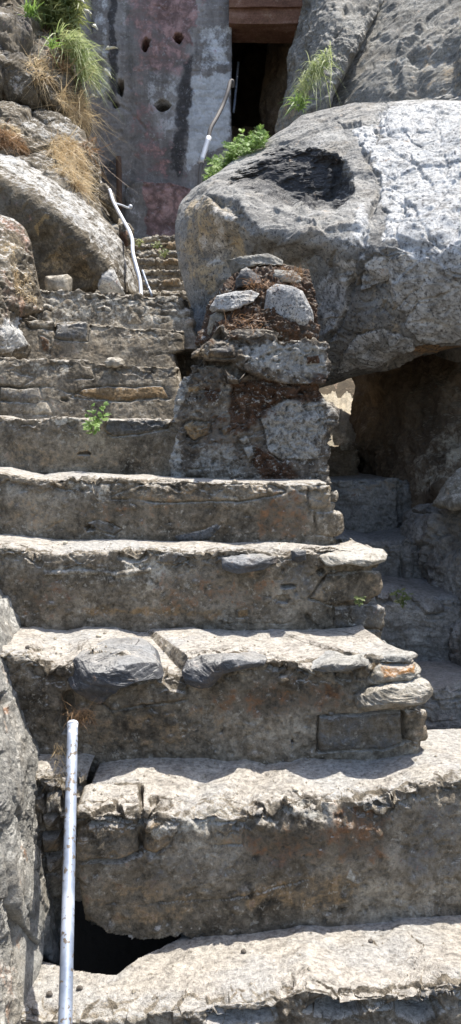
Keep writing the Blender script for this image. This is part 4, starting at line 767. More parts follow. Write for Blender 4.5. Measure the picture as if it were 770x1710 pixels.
ob = blob('cliff', [(-300, -260), (-100, -280), (0, -120), (20, -60), (34, 0), (60, 30), (95, 45), (118, 80), (124, 130), (142, 160), (150, 195), (138, 218), (110, 205), (80, 185), (30, 170), (0, 163), (-300, 190)],
     [(0, -60, 7.0), (30, 20, 6.9), (100, 60, 6.8), (125, 140, 6.6), (140, 205, 6.4), (0, 60, 6.4), (60, 120, 6.3), (0, 150, 6.15), (80, 175, 6.2), (-200, 0, 5.6), (-200, 160, 5.3), (110, 190, 6.3)], M_LEFT,
     [C([(0, 150), (40, 165), (80, 185), (110, 200)], 6, .08), C([(20, 40), (40, 80), (50, 130)], 5, .04), C([(40, 30), (80, 80), (90, 130)], 4, .04), T([(0, 0), (34, 0), (60, 60), (40, 120), (0, 110)], 'dark', .55, 16), S([(90, 130), (110, 118), (125, 130), (130, 150), (100, 152)], .05, None, 1, 1.2), D([(90, 60), (120, 80), (122, 120), (95, 110)], .06, 8), T([(10, 110), (80, 120), (90, 170), (20, 160)], 'pale', .3, 14)],
     dict(low=.06, lowf=2, plane=.16, plf=1.6, layer=.03, lf=2.5, ldir=(-.6, -.3, .7), facet=.04, ff=4, mid=.015, mf=6, fine=.012, fnf=20, wq=.1), .4, 1.2, center=(10, 60), maxn=400, warp=7)
tag(ob, 'dark craggy cliff in the upper left corner with dry grass growing on it', 'cliff')
# small stones on the main steps
stone('stone_block', [(76, 461), (108, 459), (115, 466), (114, 486), (104, 488), (76, 488), (74, 470)], 4.42, M_SLAB, 'squared pale stone block at the left end of the rubble course below the left boulder', 'stone', rim=.05, back=.14, st=dict(low=.01, lowf=6, facet=.01, ff=10, fine=.003))
stone('loose_stone', [(174, 604), (178, 599), (190, 598), (202, 603), (206, 609), (195, 614), (178, 613)], 3.68, M_SLAB, 'small loose pale stone on the front edge of the step above the leafy plant', 'stone', rim=.03, back=.06, st=dict(low=.004, lowf=20, facet=.006, ff=30, fine=.002))
stone('loose_stone', [(198, 376), (206, 371), (216, 374), (222, 384), (220, 396), (214, 410), (205, 415), (200, 400)], 5.3, M_LEFT, 'reddish stone wedged over the bent handrail beside the left boulder', 'stone', rim=.08, back=.1, feats=[T([(200, 385), (215, 385), (212, 415), (202, 412)], 'rust', .9, 3)])
stone('loose_stone', [(166, 305), (178, 303), (190, 320), (196, 350), (198, 372), (190, 372), (178, 350), (168, 330)], 5.7, M_LEFT, 'narrow upright stone behind the left boulder where the bent handrail begins', 'stone', rim=.08, back=.1)
bpy.context.view_layer.update(); DG_ = bpy.context.evaluated_depsgraph_get()
from mathutils import Vector
def hit(px, py, Ydef=None, tol=.6):
    p = P(px, py, 5.)-np.array([0, 0, EYE]); d = Vector(p).normalized()
    ok, loc, nn_, _, ob_, _ = bpy.context.scene.ray_cast(DG_, Vector((0, 0, EYE)), d)
    if ok and (Ydef is None or abs(loc.y-Ydef) < tol): return np.array(loc)
    return np.array(P(px, py, Ydef or 5.))
PB = [(318, 1252, 0, 'tiny dark pebble', 3), (435, 1538, 0, '', 4)]
pebs = [(83, 1658, 1.72, 6, 6.5, M_PEB, 'larger round dark pebble on the lowest tread left of the steel pipe'), (133, 1648, 1.72, 5.5, 7, M_PEB, 'dark knobbly pebble on the lowest tread just right of the steel pipe'), (58, 1689, 1.69, 5, 4, M_PEB, 'smallest dark pebble at the left edge of the lowest tread'),
        (407, 1588, 1.88, 5, 4.5, M_PEB, 'round dark pebble in the middle of the lowest tread'), (619, 1570, 1.90, 4.5, 5.5, M_PEB, 'dark pebble by the bluish flake on the lowest tread'), (494, 1318, 2.03, 5, 4.5, M_PEBL, 'pale round pebble near the front edge of the second tread'),
        (165, 1062, 2.55, 5, 4, M_PEBL, 'pale pebble on the tread behind the big black stone'), (46, 1081, 2.4, 4, 2.5, M_PEB, 'dark pebble on the third tread near the left rock'), (109, 907, 2.74, 4, 2.5, M_PEBL, 'small pale pebble on the fourth tread from the bottom')]
bpy.context.view_layer.update(); DG_ = bpy.context.evaluated_depsgraph_get()
for px, py, Y, rx, ry, m, lab in pebs:
    Y = hit(px, py+ry*.6, Y, .3)[1]-.004
    u_, v_ = np.meshgrid(np.linspace(0, math.pi, 14), np.linspace(0, 2*math.pi, 21), indexing='ij'); ra = rx*Y/FPX
    G_ = np.stack([np.sin(u_)*np.cos(v_)*ra, np.sin(u_)*np.sin(v_)*ra*.9, np.cos(u_)*ra*.72], -1).reshape(-1, 3); c_ = hit(px, py+ry*.6, Y, .3)+np.array([0, 0, ra*.45])
    w_ = G_+c_; G_ = G_*(1+.45*fbm(np.stack([G_[:, 0], G_[:, 1], G_[:, 2]], -1)/ra+px, 1.1, 3))[:, None]; o = mesh('pebble', G_+c_, gridf(14, 21), m, None); tag(o, lab, 'pebble', 'pebbles on the treads')

def grit():
    T_ = np.array([[1, 0, 0], [-1, 0, 0], [0, 1, 0], [0, -1, 0], [0, 0, 1], [0, 0, -1]], float); TF = [(0, 2, 4, 4), (2, 1, 4, 4), (1, 3, 4, 4), (3, 0, 4, 4), (2, 0, 5, 5), (1, 2, 5, 5), (3, 1, 5, 5), (0, 3, 5, 5)]
    import bmesh
    b = bmesh.new()
    spots = [(1.70, 1545, 1670, 60, 760, 90), (2.0, 1262, 1330, 140, 760, 90), (2.4, 1058, 1095, 60, 640, 60), (2.8, 906, 920, 20, 560, 30), (3.1, 796, 800, 10, 540, 14)]
    for Y, y0, y1, xa, xb, n in spots:
        for _ in range(n):
            px, py = rng.uniform(xa, xb), rng.uniform(y0, y1); p = hit(px, py, None); s_ = rng.uniform(.0012, .0042)
            if rng.rand() < .12: s_ *= 1.6
            vs = [b.verts.new(p+(t*s_*rng.uniform(.6, 1.3, 3))+np.array([0, 0, s_*.4])) for t in T_]
            for f_ in TF: b.faces.new([vs[f_[0]], vs[f_[1]], vs[f_[2]]])
    me = bpy.data.meshes.new('grit'); b.to_mesh(me); b.free(); me.materials.append(plain('loose_grit', (.30, .26, .20), .9, .6, 40)); o = bpy.data.objects.new('grit', me); COL.objects.link(o)
    tag(o, 'fine loose grit scattered over the treads of the main steps', 'grit', kind='stuff')
grit()
# ================================================================ UPPER RIGHT ROCK FACES
ob = blob('cliff', [(478, 260), (520, 150), (560, 60), (600, -60), (680, -300), (1200, -300), (1300, 100), (1200, 330), (900, 300), (600, 300), (500, 300)],
     [(500, 230, 7.3), (520, 150, 7.4), (580, 20, 7.8), (600, 150, 7.0), (700, 150, 6.8), (700, 50, 7.2), (770, 150, 6.6), (770, 0, 7.3), (660, 250, 6.9), (800, 300, 6.6), (1100, 0, 6.4), (1100, 250, 5.8), (700, -250, 8.8)], M_GREY,
     [C([(770, 30), (735, 60), (700, 80), (660, 110), (660, 145)], 8, .05), C([(700, 40), (680, 70), (665, 100)], 6, -.04), D([(680, 90), (770, 60), (770, 160), (680, 165)], .08, 16), T([(690, 80), (790, 50), (790, 150), (690, 160)], 'warm', .3, 20), C([(540, 160), (590, 110), (640, 50), (680, 0)], 4, .03), C([(520, 170), (545, 110), (560, 60)], 4, -.03),
      T([(560, 20), (620, 0), (600, 60), (570, 80)], 'dark', .3, 14)],
     dict(low=.05, lowf=1.6, layer=.024, lf=2.6, ldir=(.75, -.3, -.62), lz=5, lx=.22, mid=.006, mf=6, fine=.006, fnf=18, wq=.08), .4, 1.5, center=(800, 80), maxn=460, warp=7)
tag(ob, 'tall grey sloping rock face rising behind the big boulder at the upper right', 'cliff')
ob = blob('rock', [(462, 270), (470, 200), (484, 150), (482, 90), (490, 60), (497, 20), (500, -60), (560, -120), (640, -100), (640, 0), (600, 80), (560, 150), (540, 250), (500, 290)],
     [(470, 240, 7.5), (484, 120, 7.7), (500, 20, 7.9), (520, 120, 7.2), (540, 40, 7.4), (560, 0, 7.5), (510, 200, 7.1), (600, 0, 7.6)], M_GREY, [C([(505, 170), (540, 100), (580, 20)], 5, .05), T([(470, 180), (500, 160), (505, 230), (470, 250)], 'warm', .4, 10), C([(512, 30), (505, 90), (492, 150)], 4, .03), D([(495, 150), (510, 160), (500, 200), (485, 210)], .08, 8)],
     dict(low=.06, lowf=2, layer=.03, lf=2.4, ldir=(.9, -.2, -.3), mid=.03, mf=5, fine=.012, fnf=18), .3, 1.2, center=(540, 60), maxn=320)
tag(ob, 'narrow grey rock buttress directly right of the doorway under the red lintel', 'rock')

# ================================================================ WALL, DOORWAY
house = thing('plastered_building', tuple(P(300, 395, 8)), 'old plastered stone building with stained pink and grey wall, putlog holes and a dark doorway', 'building')
WST = dict(low=.03, lowf=1.5, layer=.005, lf=3, mid=.005, mf=6, fine=.004, fnf=18, pit=.01, pf=12)
holes = [D(ell(243, 75, 7, 12), .25, 2.5), D(ell(297, 64, 8, 8), .25, 2.5), D(ell(272, 175, 13, 9), .25, 3), D(ell(201, 146, 6, 14), .2, 3), D(ell(193, 174, 6, 5), .1, 3)]
wallf = holes+[T([(205, -100), (330, -100), (330, 60), (300, 130), (235, 120), (212, 60)], 'rust', .64, 22), T([(215, 150), (270, 180), (290, 300), (225, 300)], 'rust', .46, 18), T([(148, 180), (235, 200), (240, 300), (160, 270)], 'warm', .6, 14), T([(166, -100), (182, -100), (180, 170), (168, 160)], 'pale', .5, 8), T([(250, -100), (326, -100), (326, 30), (318, 80), (290, 70), (262, 50)], 'rust', .9, 7), T([(215, 30), (262, 60), (268, 110), (240, 150), (215, 130)], 'rust', .42, 12), T([(150, -100), (180, -100), (175, 120), (155, 110)], 'pale', .30, 10),
      T([(182, -100), (198, -100), (196, 170), (180, 168)], 'dark', .72, 5), T([(200, -100), (214, -100), (212, 60), (204, 60)], 'pale', .35, 5), T([(150, -60), (158, -60), (158, 60), (150, 60)], 'dark', .6, 4),
      T([(248, 80), (300, 70), (318, 110), (310, 200), (290, 240), (260, 220), (240, 160)], 'pale', .38, 16), T([(230, 140), (260, 200), (300, 250), (310, 300), (240, 300), (215, 240)], 'dark', .45, 16), T([(300, 100), (325, 90), (322, 180), (312, 230), (300, 300), (285, 290)], 'dark', .72, 8), T([(318, 30), (330, 30), (332, 110), (320, 115)], 'dark', .5, 5),
      C([(160, 160), (185, 168), (200, 176), (225, 192), (260, 240)], 2.5, .02), C([(322, 118), (386, 118)], 1.5, .015), T([(322, 122), (386, 122), (386, 230), (345, 250), (310, 290), (310, 250), (316, 190)], 'pale', .9, 7), T([(334, 40), (386, 40), (386, 112), (334, 112)], 'pale', .55, 8), T([(330, -40), (386, -40), (386, 30), (330, 30)], 'dark', .30, 10), T([(345, 240), (386, 235), (386, 310), (335, 310)], 'dark', .4, 10),
      T([(150, 170), (220, 195), (240, 260), (220, 300), (150, 300)], 'warm', .45, 12), T([(165, 270), (200, 260), (205, 310), (165, 310)], 'dark', .6, 7)]
brick = [C([(330, y), (386, y)], 1.0, .008) for y in range(-30, 240, 12)]+[C([(340+(k % 2)*14, y), (340+(k % 2)*14, y+12)], 1., .006) for k, y in enumerate(range(-30, 112, 12))]+[C([(364+(k % 2)*12, y), (364+(k % 2)*12, y+12)], 1., .006) for k, y in enumerate(range(-30, 112, 12))]
sweep('wall', [(-60, -260), (386, -260)], 8.0, zat(420, 8.), 8.7, M_WALL, xl=-60, xr=386, right=True, side=.7, feats=wallf+brick, st=WST, r=.02, chip=0, res=1.15, parent=house, warp=3, tread=.1)
sweep('wall', [(386, -30), (386+400, -30), ], 8.0, zat(-6, 8.), 8.7, M_WALL, xl=387, xr=620, feats=[], st=WST, chip=0, res=3, parent=house, tread=.1)
# plinth
sweep('plinth', [(213, 307), (240, 303), (290, 305), (314, 312), (330, 318), (400, 330)], 7.86, zat(400, 7.86), 7.99, M_WALL, xl=213, xr=400, left=True, side=.13, feats=[T([(240, 300), (318, 300), (318, 395), (242, 395)], 'rust', .95, 5), T([(213, 305), (236, 305), (238, 395), (213, 395)], 'pale', .2, 5), C([(238, 310), (237, 390)], 2, .006)],
      st=dict(WST, low=.01), chip=.03, parent=house, warp=3)
def box(name, a, b, mat, parent, seed=0, amp=.004, n=(60, 8, 12)):
    """timber: a box whose six faces are fine grids"""
    Vs, Fs = [], []; off = 0; a = np.array(a); b = np.array(b)
    for ax in range(3):
        u, v = (ax+1) % 3, (ax+2) % 3
        for sgn in (0, 1):
            A, B = np.meshgrid(np.linspace(0, 1, n[u]), np.linspace(0, 1, n[v]), indexing='ij'); G = np.zeros((*A.shape, 3))
            G[..., ax] = (a, b)[sgn][ax]; G[..., u] = a[u]+(b[u]-a[u])*A; G[..., v] = a[v]+(b[v]-a[v])*B
            F = gridf(n[u], n[v], off); F = F if sgn else F[:, ::-1]; Vs.append(G.reshape(-1, 3)); Fs.append(F); off += A.size
    V = np.concatenate(Vs); c = (a+b)/2
    V = V+np.stack([fbm(V*np.array([.4, 1, 1]), 6, 3, seed=seed+i) for i in range(3)], -1)*amp*3
    return mesh(name, V, np.concatenate(Fs), mat, np.zeros((len(V), 4)), parent)
x0, x1 = P(386, 0, 7.95)[0], P(496, 0, 7.95)[0]
lin = box('lintel', (x0-.02, 7.93, zat(39, 7.93, 430)), (x1+.1, 8.3, zat(13, 7.93, 430)), M_BEAM, house, 1)
lin2 = box('lintel', (x0-.02, 7.90, zat(11, 7.90, 430)), (x1+.1, 8.3, zat(-12, 7.90, 430)), M_BEAM, house, 5)
# dark rock passage behind the doorway: a closed tunnel bending away
def tunnel():
    n1, n2 = 60, 90; t = np.linspace(0, 1, n1); a = np.linspace(-math.pi, math.pi, n2); G = np.zeros((n1, n2, 3))
    cx0, cz0 = P(440, 140, 8.05)[0], P(440, 140, 8.05)[2]
    for i, tt in enumerate(t):
        w, h = .50*(1+.0*tt), 1.25
        s = np.sign(np.cos(a))*np.abs(np.cos(a))**.55; c = np.sign(np.sin(a))*np.abs(np.sin(a))**.55
        k = 1 if tt < .93 else max(0.02, 1-(tt-.93)/.07)
        G[i, :, 0] = cx0+w*s*k+.25*tt; G[i, :, 1] = 8.02+3.2*tt; G[i, :, 2] = cz0+.55*tt+h*c*k
    V = G.reshape(-1, 3); nr = gnormals(G).reshape(-1, 3)
    d = .06*fbm(V, 2.5, 4)+.05*fbm(V, 7, 3, ridge=True); V = V+nr*d[:, None]
    return mesh('cave_passage', V, gridf(n1, n2), M_CAVE, np.zeros((len(V), 4)))
o = tunnel(); tag(o, 'dark rock passage going in behind the doorway', 'passage', kind='structure')
o = blob('rock', [(430, 260), (436, 180), (444, 90), (450, 45), (520, 40), (520, 260)], [(440, 200, 8.9), (446, 60, 9.0), (480, 150, 8.5), (500, 250, 8.4)], M_CAVE, [], dict(low=.05, lowf=3, layer=.03, lf=3, ldir=(1, 0, .2), mid=.02, mf=7, fine=.01), .15, .4, center=(480, 150))
tag(o, 'dim rock just inside the right side of the dark doorway', 'rock')
for k, (py, Y) in enumerate([(240, 8.5), (226, 8.9), (212, 9.4)]): 
    sweep('step', [(380, py), (500, py)], Y, zat(py, Y)-.35, Y+.6, M_CAVE, xl=384, xr=480, st=dict(low=.02, mid=.015, mf=8), res=2.5, parent=None if k == 0 else dstep, chip=.04) if k else None
    if k == 0:
        dstep = thing('stone_steps', tuple(P(430, 222, 8.35)), 'dark worn steps just inside the doorway under the red lintel', 'steps')
        sweep('step', [(380, py), (500, py)], Y, zat(py, Y)-.5, Y+.6, M_CAVE, xl=384, xr=480, st=dict(low=.02, mid=.015, mf=8), res=2.5, parent=dstep, chip=.04)

# ================================================================ HANDRAILS AND PIPES
def pipe_pts(l): return np.array([P(a, b, c) for a, b, c in l])
hr = thing('handrail_pipe', tuple(P(110, 1700, 1.66)), 'long straight galvanised steel pipe slanting up from the bottom edge to the third riser', 'handrail')
def hpipe():
    p = pipe_pts([(121.5, 1209, 2.12), (108, 1740, 1.50)]); p = p[0]+(p[1]-p[0])*np.linspace(0, 1.25, 50)[:, None]
    V, F = tube_geo(p, .0150, 28); o = mesh('pipe', V, F, M_PIPE, None, hr)
    d = (p[1]-p[0])/np.linalg.norm(p[1]-p[0]); q = p[0]+d*np.linspace(-.004, .006, 4)[:, None]
    V, F = tube_geo(q, np.array([.0150, .0162, .0162, .0152]), 28); mesh('pipe_end', V, F, M_WPIPE, None, hr)
hpipe()
h2 = thing('handrail', tuple(P(236, 495, 4.7)), 'thin bent whitish handrail pipe dropping past the left boulder to the landing', 'handrail')
tube('rail', pipe_pts([(183, 317, 5.75), (190, 338, 5.65), (205, 366, 5.42), (216, 386, 5.2), (221, 402, 5.1), (222, 422, 5.0), (228, 446, 4.92), (234, 470, 4.86), (236, 500, 4.78)]), .012, M_WPIPE, h2, 16, 8)
tube('collar', pipe_pts([(228, 447, 5.0), (229, 452, 4.99)]), .0165, M_PIPE, h2, 16, 1)
tube('bracket', pipe_pts([(193, 340, 5.65), (204, 343, 5.7), (214, 347, 5.75), (219, 345, 5.78)]), .007, M_WPIPE, h2, 12, 5)
tube('bracket_knob', pipe_pts([(215, 346, 5.77), (218, 345, 5.77), (221, 345, 5.77)]), np.array([.01, .018, .01]), M_WPIPE, h2, 12, 1)
tube('post', pipe_pts([(238, 452, 5.0), (245, 472, 4.95), (254, 494, 4.9)]), .008, M_PIPE, h2, 10, 5)
h3 = thing('handrail', tuple(P(333, 305, 7.3)), 'thin dark handrail curving up beside the whitened pilaster to the doorway', 'handrail')
tube('rail', pipe_pts([(388, 146, 7.75), (388, 136, 7.72), (384, 138, 7.7), (380, 154, 7.65), (372, 176, 7.6), (362, 196, 7.5), (352, 214, 7.42), (348, 231, 7.38), (341, 262, 7.32), (335, 282, 7.3), (333, 312, 7.3)]), .019, M_RPIPE, h3, 14, 8)
tube('sleeve', pipe_pts([(349, 229, 7.375), (336, 272, 7.30)]), .025, M_WPIPE, h3, 18, 6)
o = tube('pipe', pipe_pts([(398, 104, 8.5), (394, 150, 8.45), (390, 188, 8.4)]), .013, M_PIPE, None, 10, 4); tag(o, 'thin grey pipe standing in the dark doorway', 'pipe')
o = tube('wooden_post', pipe_pts([(198, 262, 7.82), (199, 305, 7.8), (199, 350, 7.8)]), .028, M_WOOD, None, 8, 4); tag(o, 'thin brown wooden post against the foot of the stained wall', 'post')

# ================================================================ PLANTS
def cloud(poly, n, Yf, spread=.1, cast=False):
    """n points inside a layout polygon, at real depth Yf(px,py) with spread"""
    poly = np.asarray(poly, float); out = []
    lo, hi = poly.min(0), poly.max(0)
    while sum(map(len, out)) < n:
        q = lo+(hi-lo)*rng.rand(n*3, 2); out.append(q[inside(q[:, 0], q[:, 1], poly)])
    q = np.concatenate(out)[:n]; Y = (Yf(q[:, 0], q[:, 1]) if callable(Yf) else np.full(n, Yf))+rng.uniform(-spread, spread, n)
    if cast: return np.array([hit(a_, b_, y_, .7) for a_, b_, y_ in zip(q[:, 0], q[:, 1], Y)])
    return P(q[:, 0], q[:, 1], Y)
def tuft(name, poly, n, Y, spread, dirm, dirs, ln, w, droop, curl, mat, label, cat, kind=None, group=None, seg=5, seed_heads=None):
    R = cloud(poly, n, Y, spread); d = np.array(dirm)+rng.normal(size=(n, 3))*dirs
    L = ln*rng.uniform(.45, 1.2, n); V, F = strips(R, d, L, w, rng.uniform(droop[0], droop[1], n), rng.normal(size=(n, 3))*curl, seg)
    if seed_heads:
        th = thing(name, tuple(R.mean(0)), label, cat, group); mesh('blades', V, F, mat, None, th)
        for (a, b, c, a2, b2) in seed_heads:
            p = np.array([P(a, b, c), P((a+a2)/2, (b+b2)/2-2, c), P(a2, b2, c)]); t1, t2 = tube_geo(spline(p, 4), np.interp(np.linspace(0, 1, 9), [0, .3, 1], [.005, .013, .003]), 8); mesh('seed_head', t1+rng.normal(size=t1.shape)*.004, t2, M_SEED, None, th)
        return th
    o = mesh(name, V, F, mat)
    tag(o, label, cat, group, kind); return o
# hanging bush top left and feathery grass below it
tuft('bush', [(62, -40), (130, -60), (135, 20), (125, 50), (105, 62), (85, 45), (60, 20)], 2600, 7.1, .3, (0.1, -.3, -.3), .7, .14, .018, (.1, .5), .15, M_BUSH, 'dense green bush hanging over the cliff in the upper left corner', 'bush', seg=3)
tuft('grass_tuft', [(90, 50), (125, 60), (140, 90), (148, 125), (135, 140), (122, 110), (105, 80)], 620, 6.75, .18, (.75, -.5, .35), .42, .27, .0080, (.5, 1.2), .1, M_GRASS, 'long bright green grass tuft with white seed heads drooping from the upper left cliff', 'grass',
     seed_heads=[(140, 18, 6.8, 153, 24), (154, 42, 6.8, 163, 50), (176, 82, 6.8, 196, 80), (174, 116, 6.8, 186, 130), (150, 160, 6.7, 162, 163), (150, 135, 6.7, 163, 150), (126, -4, 6.8, 143, 6)])
tuft('grass_tuft', [(40, 12), (60, 16), (55, 32), (42, 30)], 60, 6.7, .05, (.3, -.4, .8), .35, .18, .012, (.2, .9), .1, M_LEAF, 'small bright green blades on top of the upper left cliff', 'grass')
tuft('grass_tuft', [(74, 72), (90, 70), (88, 84), (76, 84)], 30, 6.4, .05, (.5, -.3, .6), .4, .16, .01, (.2, .9), .1, M_LEAF, 'few thin green blades on the middle of the upper left cliff face', 'grass')
DG = 'dry grass patches on the left rocks'
def dry(poly, n, Y, ln, label, mat=M_DRY, w=.005, spread=.0, dm=(.25, -.35, -.75)):
    n = n*3; nc = max(6, n//22); C_ = cloud(poly, nc, Y, spread, True); R = np.repeat(C_, 22, 0); k = len(R)
    cd = np.repeat(np.array(dm)+rng.normal(size=(nc, 3))*.55, 22, 0); R = R+rng.normal(size=R.shape)*.012
    L = ln*np.clip(rng.exponential(.55, k), .15, 1.7); V, F = strips(R, cd+rng.normal(size=(k, 3))*.45, L, w*.75, rng.uniform(0, .7, k), rng.normal(size=(k, 3))*.45, 6)
    tag(mesh('dry_grass', V, F, mat), label, 'dry grass', DG)
dry([(82, 240), (105, 222), (125, 240), (140, 270), (148, 312), (135, 318), (110, 300), (88, 280)], 1500, lambda x, y: 5.45-(y-240)*.001, .13, 'largest golden dry grass patch on the middle left rock', M_DRY)
dry([(0, 215), (20, 222), (42, 240), (40, 250), (0, 245)], 350, 5.35, .10, 'dry grass tuft at the left picture edge between the two left boulders', M_DRYDK)
dry([(92, 160), (120, 148), (142, 165), (148, 190), (138, 200), (110, 190)], 600, 6.15, .16, 'pale dry grass tuft hanging under the long green grass', M_DRY)
dry([(45, 100), (62, 88), (80, 110), (84, 130), (66, 138), (48, 122)], 300, 6.15, .12, 'dry roots and grass on the middle of the upper left cliff', M_DRY)
dry([(68, 45), (95, 60), (112, 90), (110, 125), (95, 120), (80, 80)], 260, 6.35, .18, 'sparse dry grass beside the dark hollow of the upper left cliff', M_DRYDK)
dry([(140, 238), (160, 232), (165, 250), (150, 258)], 60, 5.85, .16, 'thin dry twigs sticking out over the wall from the middle left rock', M_DRYDK)
dry([(20, 452), (40, 450), (52, 500), (44, 515), (20, 490)], 160, 3.92, .02, 'crusty dry growth on the pinkish brown left rock', M_DRY, .006)
o = tuft('dry_roots', [(112, 1188), (150, 1180), (160, 1196), (130, 1208), (112, 1204)], 190, 2.20, .02, (.2, -.2, .1), .8, .032, .0016, (.0, .8), .6, M_DRYDK, 'tangle of reddish dry roots at the top end of the steel pipe', 'roots')
o = tuft('dry_roots', [(90, 1240), (106, 1240), (104, 1310), (92, 1300)], 60, 2.1, .02, (.1, -.1, -.6), .5, .04, .0016, (.0, .6), .5, M_DRY, 'pale dry stalks left of the steel pipe against the leaning rock', 'roots')
dg2 = [([(400, 470), (440, 462), (470, 478), (440, 482), (410, 480)], 120, 3.42), ([(365, 538), (400, 525), (440, 535), (445, 548), (400, 548), (365, 552)], 120, 3.36), ([(470, 448), (505, 448), (508, 470), (480, 466)], 160, 3.5)]
for (pl, n, Y), lab in zip(dg2, ['orange dry moss fibres behind the round speckled stone of the heap', 'orange dry moss fibres above the pier cap slab', 'brown dry moss fibres at the upper right of the rubble heap']):
    tuft('dry_moss', pl, n, Y, .03, (0, -.3, .3), .9, .035, .0024, (0, .6), .5, M_DRYDK if 'brown' in lab else leafmat('orange_moss', (.24, .12, .05), (.38, .22, .11), tr=.1), lab, 'moss', group='dry moss on the rubble heap')
tuft('grass_tuft', [(500, 140), (520, 110), (545, 85), (556, 92), (545, 120), (520, 150), (505, 155)], 330, 6.35, .1, (-.25, -.4, .35), .35, .21, .007, (.7, 1.6), .1, M_GRASS, 'green grass tuft drooping in the cleft of the upper right rock face', 'grass')
tuft('grass_tuft', [(490, 170), (505, 160), (510, 178), (498, 188)], 90, 6.5, .06, (0, -.3, .6), .5, .12, .012, (.1, .6), .2, M_LEAF, 'small leafy green tuft at the foot of the upper right grass', 'grass')
def leafy(name, stems, leafL, nleaf, leaflet, label, cat, mat=M_LEAF, w=.010, sr=.003, pinn=5):
    """stems: list of (root, tip) points; each carries pinnate leaves"""
    th = thing(name, tuple(stems[0][0]), label, cat); SV, SF, so = [], [], 0; LR, LD, LL = [], [], []
    for a, b in stems:
        a = np.array(a); b = np.array(b); m = (a+b)/2+rng.normal(size=3)*.08*np.linalg.norm(b-a); p = spline([a, m, b], 5)
        v, f = tube_geo(p, np.linspace(sr, sr*.5, len(p)), 6); SV.append(v); SF.append(f+so); so += len(v)
        for k in range(nleaf):
            t = .25+.75*k/(nleaf-1); q = p[int(t*(len(p)-1))]; ax = (p[-1]-p[0])/np.linalg.norm(p[-1]-p[0])
            an = k*2.4+rng.rand(); sdv = np.cross(ax, [math.cos(an), math.sin(an), .3]); sdv /= np.linalg.norm(sdv)
            ld = sdv*.8+ax*.55; ld[2] += .1; Lf = leafL*(1.1-.5*t)*rng.uniform(.8, 1.2)
            side = np.cross(ld, ax); side /= np.linalg.norm(side)
            for j in range(pinn):
                u = (j+1)/(pinn+.5); c = q+ld*Lf*u-np.array([0, 0, .2*Lf*u*u])
                for s in (-1, 1): LR.append(c); LD.append(side*s+ld*.8); LL.append(leaflet*(1.15-.6*abs(u-.4)))
            LR.append(q); LD.append(ld); LL.append(Lf)
    mesh('stems', np.concatenate(SV), np.concatenate(SF), M_STEM, None, th)
    LR, LD, LL = map(np.array, (LR, LD, LL)); n = len(LR)
    d = LD/np.linalg.norm(LD, axis=1, keepdims=True); sd = np.cross(d, rng.normal(size=(n, 3))*.3+np.array([0, -.6, 1.])); sd /= np.linalg.norm(sd, axis=1, keepdims=True)
    tt = np.array([0, .35, .7, 1.]); ww = np.array([.3, 1., .7, .05]); V = []
    for t_, w_ in zip(tt, ww):
        p = LR+d*(LL*t_)[:, None]-np.array([0, 0, .15])*(LL*t_*t_)[:, None]; V += [np.stack([p-sd*w*w_/2, p+sd*w*w_/2], 1)]
    V = np.stack(V, 1).reshape(-1, 3); b = np.arange(n)[:, None]*8+np.arange(3)[None]*2; F = np.stack([b, b+1, b+3, b+2], -1).reshape(-1, 4)
    mesh('leaves', V, F, mat, None, th); return th
st_ = [(P(158, 722, 3.38), P(152, 678, 3.30)), (P(158, 722, 3.38), P(172, 676, 3.28)), (P(158, 722, 3.38), P(176, 690, 3.30)), (P(158, 722, 3.38), P(144, 700, 3.3)), (P(159, 722, 3.38), P(162, 706, 3.26))]
leafy('leafy_plant', st_, .032, 8, .015, 'small bright green leafy plant growing out of the riser crack on the sixth step', 'plant', w=.0065, sr=.0018, pinn=4)
big_ = []
for k in range(24):
    bx = 355+k*3.9+rng.uniform(-3, 3); yb = 300-(bx-355)*.62+8; big_.append((P(bx, yb, 5.35), P(bx+rng.uniform(-12, 6), yb-rng.uniform(20, 50)*(1.1-.45*abs((bx-405)/55)), 5.3+rng.uniform(-.15, .2))))
leafy('fern_plant', big_, .075, 10, .026, 'feathery bright green plant growing behind the left shoulder of the big boulder', 'plant', w=.0065, sr=.003, pinn=7)
leafy('weed', [(P(672, 1015, 3.28), P(670+dx, 985+dy, 3.24)) for dx, dy in ((-12, 4), (0, 0), (14, 6), (6, 12))], .028, 5, .012, 'small dark weed rooted in the shaded side ledge', 'plant', M_BUSH, w=.006, sr=.0016, pinn=3)
leafy('weed', [(P(600, 1012, 2.64), P(597, 998, 2.60)), (P(600, 1012, 2.64), P(606, 1000, 2.6))], .02, 5, .008, 'tiny weed in the crack at the right end of the fourth riser', 'plant', M_BUSH, w=.004, sr=.0014, pinn=3)
for (px, py, Y), lab in zip([(232, 408, 7.0), (262, 412, 7.0), (275, 425, 6.8)], ['small green weed beside the handrail on the upper flight', 'small green weed in the middle of the upper flight', 'small green weed on a lower tread of the upper flight']):
    leafy('weed', [(P(px, py+5, Y), P(px+d, py-6+abs(d)*.4, Y-.04)) for d in (-5, 1, 5)], .04, 4, .02, lab, 'plant', M_BUSH, w=.010, sr=.003, pinn=2)

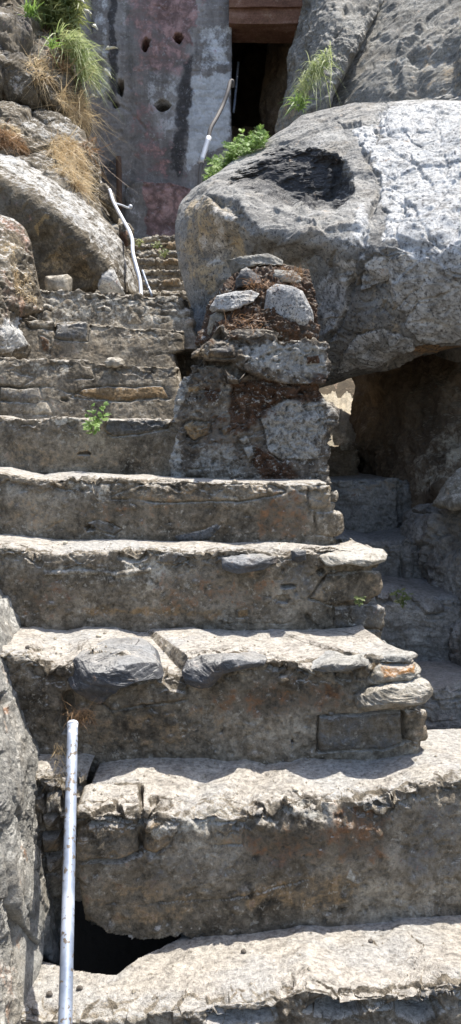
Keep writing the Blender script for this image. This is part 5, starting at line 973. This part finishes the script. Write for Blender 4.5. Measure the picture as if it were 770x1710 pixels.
# ================================================================ TERRAIN
def hillside():
    xs = np.concatenate([-np.geomspace(300, 3, 26), np.linspace(-2.8, 2.8, 30), np.geomspace(3, 300, 26)]); ys = np.concatenate([-np.geomspace(300, 2, 26), np.linspace(-1.8, 16, 150), np.geomspace(17, 400, 26)])
    X, Y = np.meshgrid(xs, ys, indexing='ij'); Z = np.interp(Y, [0, 2.05, 2.62, 2.8, 3.35, 4.35, 5.3, 5.9, 7.4, 8.5, 9.5], [-.6, -.8, -.8, .1, .6, .95, 1.15, 1.9, 3.0, 3.0, 2.6])+5*ss(10.5, 16, Y)+.02*np.maximum(Y-16, 0)
    Z += ss(2.5, 6, np.abs(X))*(1.6+.5*np.sin(Y*.7+X))*ss(0, 5, Y)
    G = np.stack([X, Y, Z], -1); V = G.reshape(-1, 3); V[:, 2] += .12*fbm(V, .6, 4)*ss(6, 12, np.abs(V[:, 0])+np.abs(V[:, 1]-3))+.02*fbm(V, 3, 3)
    return mesh('hillside', V, gridf(*X.shape), M_GROUND, np.zeros((len(V), 4)), kind='structure')
tag(hillside(), 'dusty rocky hillside under the stairs and behind the wall', 'hillside', kind='structure')

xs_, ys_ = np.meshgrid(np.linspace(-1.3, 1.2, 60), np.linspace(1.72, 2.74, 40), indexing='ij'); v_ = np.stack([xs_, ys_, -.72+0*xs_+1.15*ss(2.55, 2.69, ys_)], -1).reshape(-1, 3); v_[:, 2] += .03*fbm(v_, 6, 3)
tag(mesh('backing', v_, gridf(60, 40), plain('cavity_shade_black', (.022, .018, .014), .95, .4, 10, .01)), 'near-black earth deep in the cavity under the steps', 'backing', kind='structure')  # added sheet; its near-black colour stands in for shade in the cavity
# ================================================================ CAMERA, LIGHT
sc = bpy.context.scene
cam = bpy.data.cameras.new('camera'); co = bpy.data.objects.new('camera', cam); COL.objects.link(co); sc.camera = co
cam.sensor_fit = 'VERTICAL'; cam.sensor_height = 36; cam.lens = FPX/1710*36; cam.clip_end = 2000; cam.clip_start = .02
co.location = (0, 0, EYE); co.rotation_euler = (math.pi/2-PIT, 0, 0)
SD = np.array([.27, .14, .95]); SD /= np.linalg.norm(SD)
el = math.asin(SD[2]); az = math.atan2(SD[0], SD[1])
sun = bpy.data.lights.new('sun', 'SUN'); sun.energy = 4.6; sun.angle = math.radians(.53); sun.color = (1., .955, .88)
so = bpy.data.objects.new('sun', sun); COL.objects.link(so); so.rotation_euler = (math.pi/2-el, 0, math.pi-az)
from mathutils import Vector
so.rotation_euler = Vector(SD).to_track_quat('Z', 'Y').to_euler()
w = bpy.data.worlds.new('World'); sc.world = w; w.use_nodes = True; nt = w.node_tree; bg = nt.nodes['Background']
sky = nt.nodes.new('ShaderNodeTexSky'); sky.sky_type = 'NISHITA'; sky.sun_disc = False; sky.sun_elevation = el; sky.sun_rotation = az; sky.air_density = 1; sky.dust_density = 2.
nt.links.new(sky.outputs[0], bg.inputs[0]); bg.inputs[1].default_value = .15
sc.view_settings.view_transform = 'Standard'; sc.view_settings.look = 'None'; sc.view_settings.exposure = .85; sc.view_settings.gamma = 1
sc.render.engine = 'CYCLES'; sc.cycles.max_bounces = 6; sc.cycles.use_denoising = True
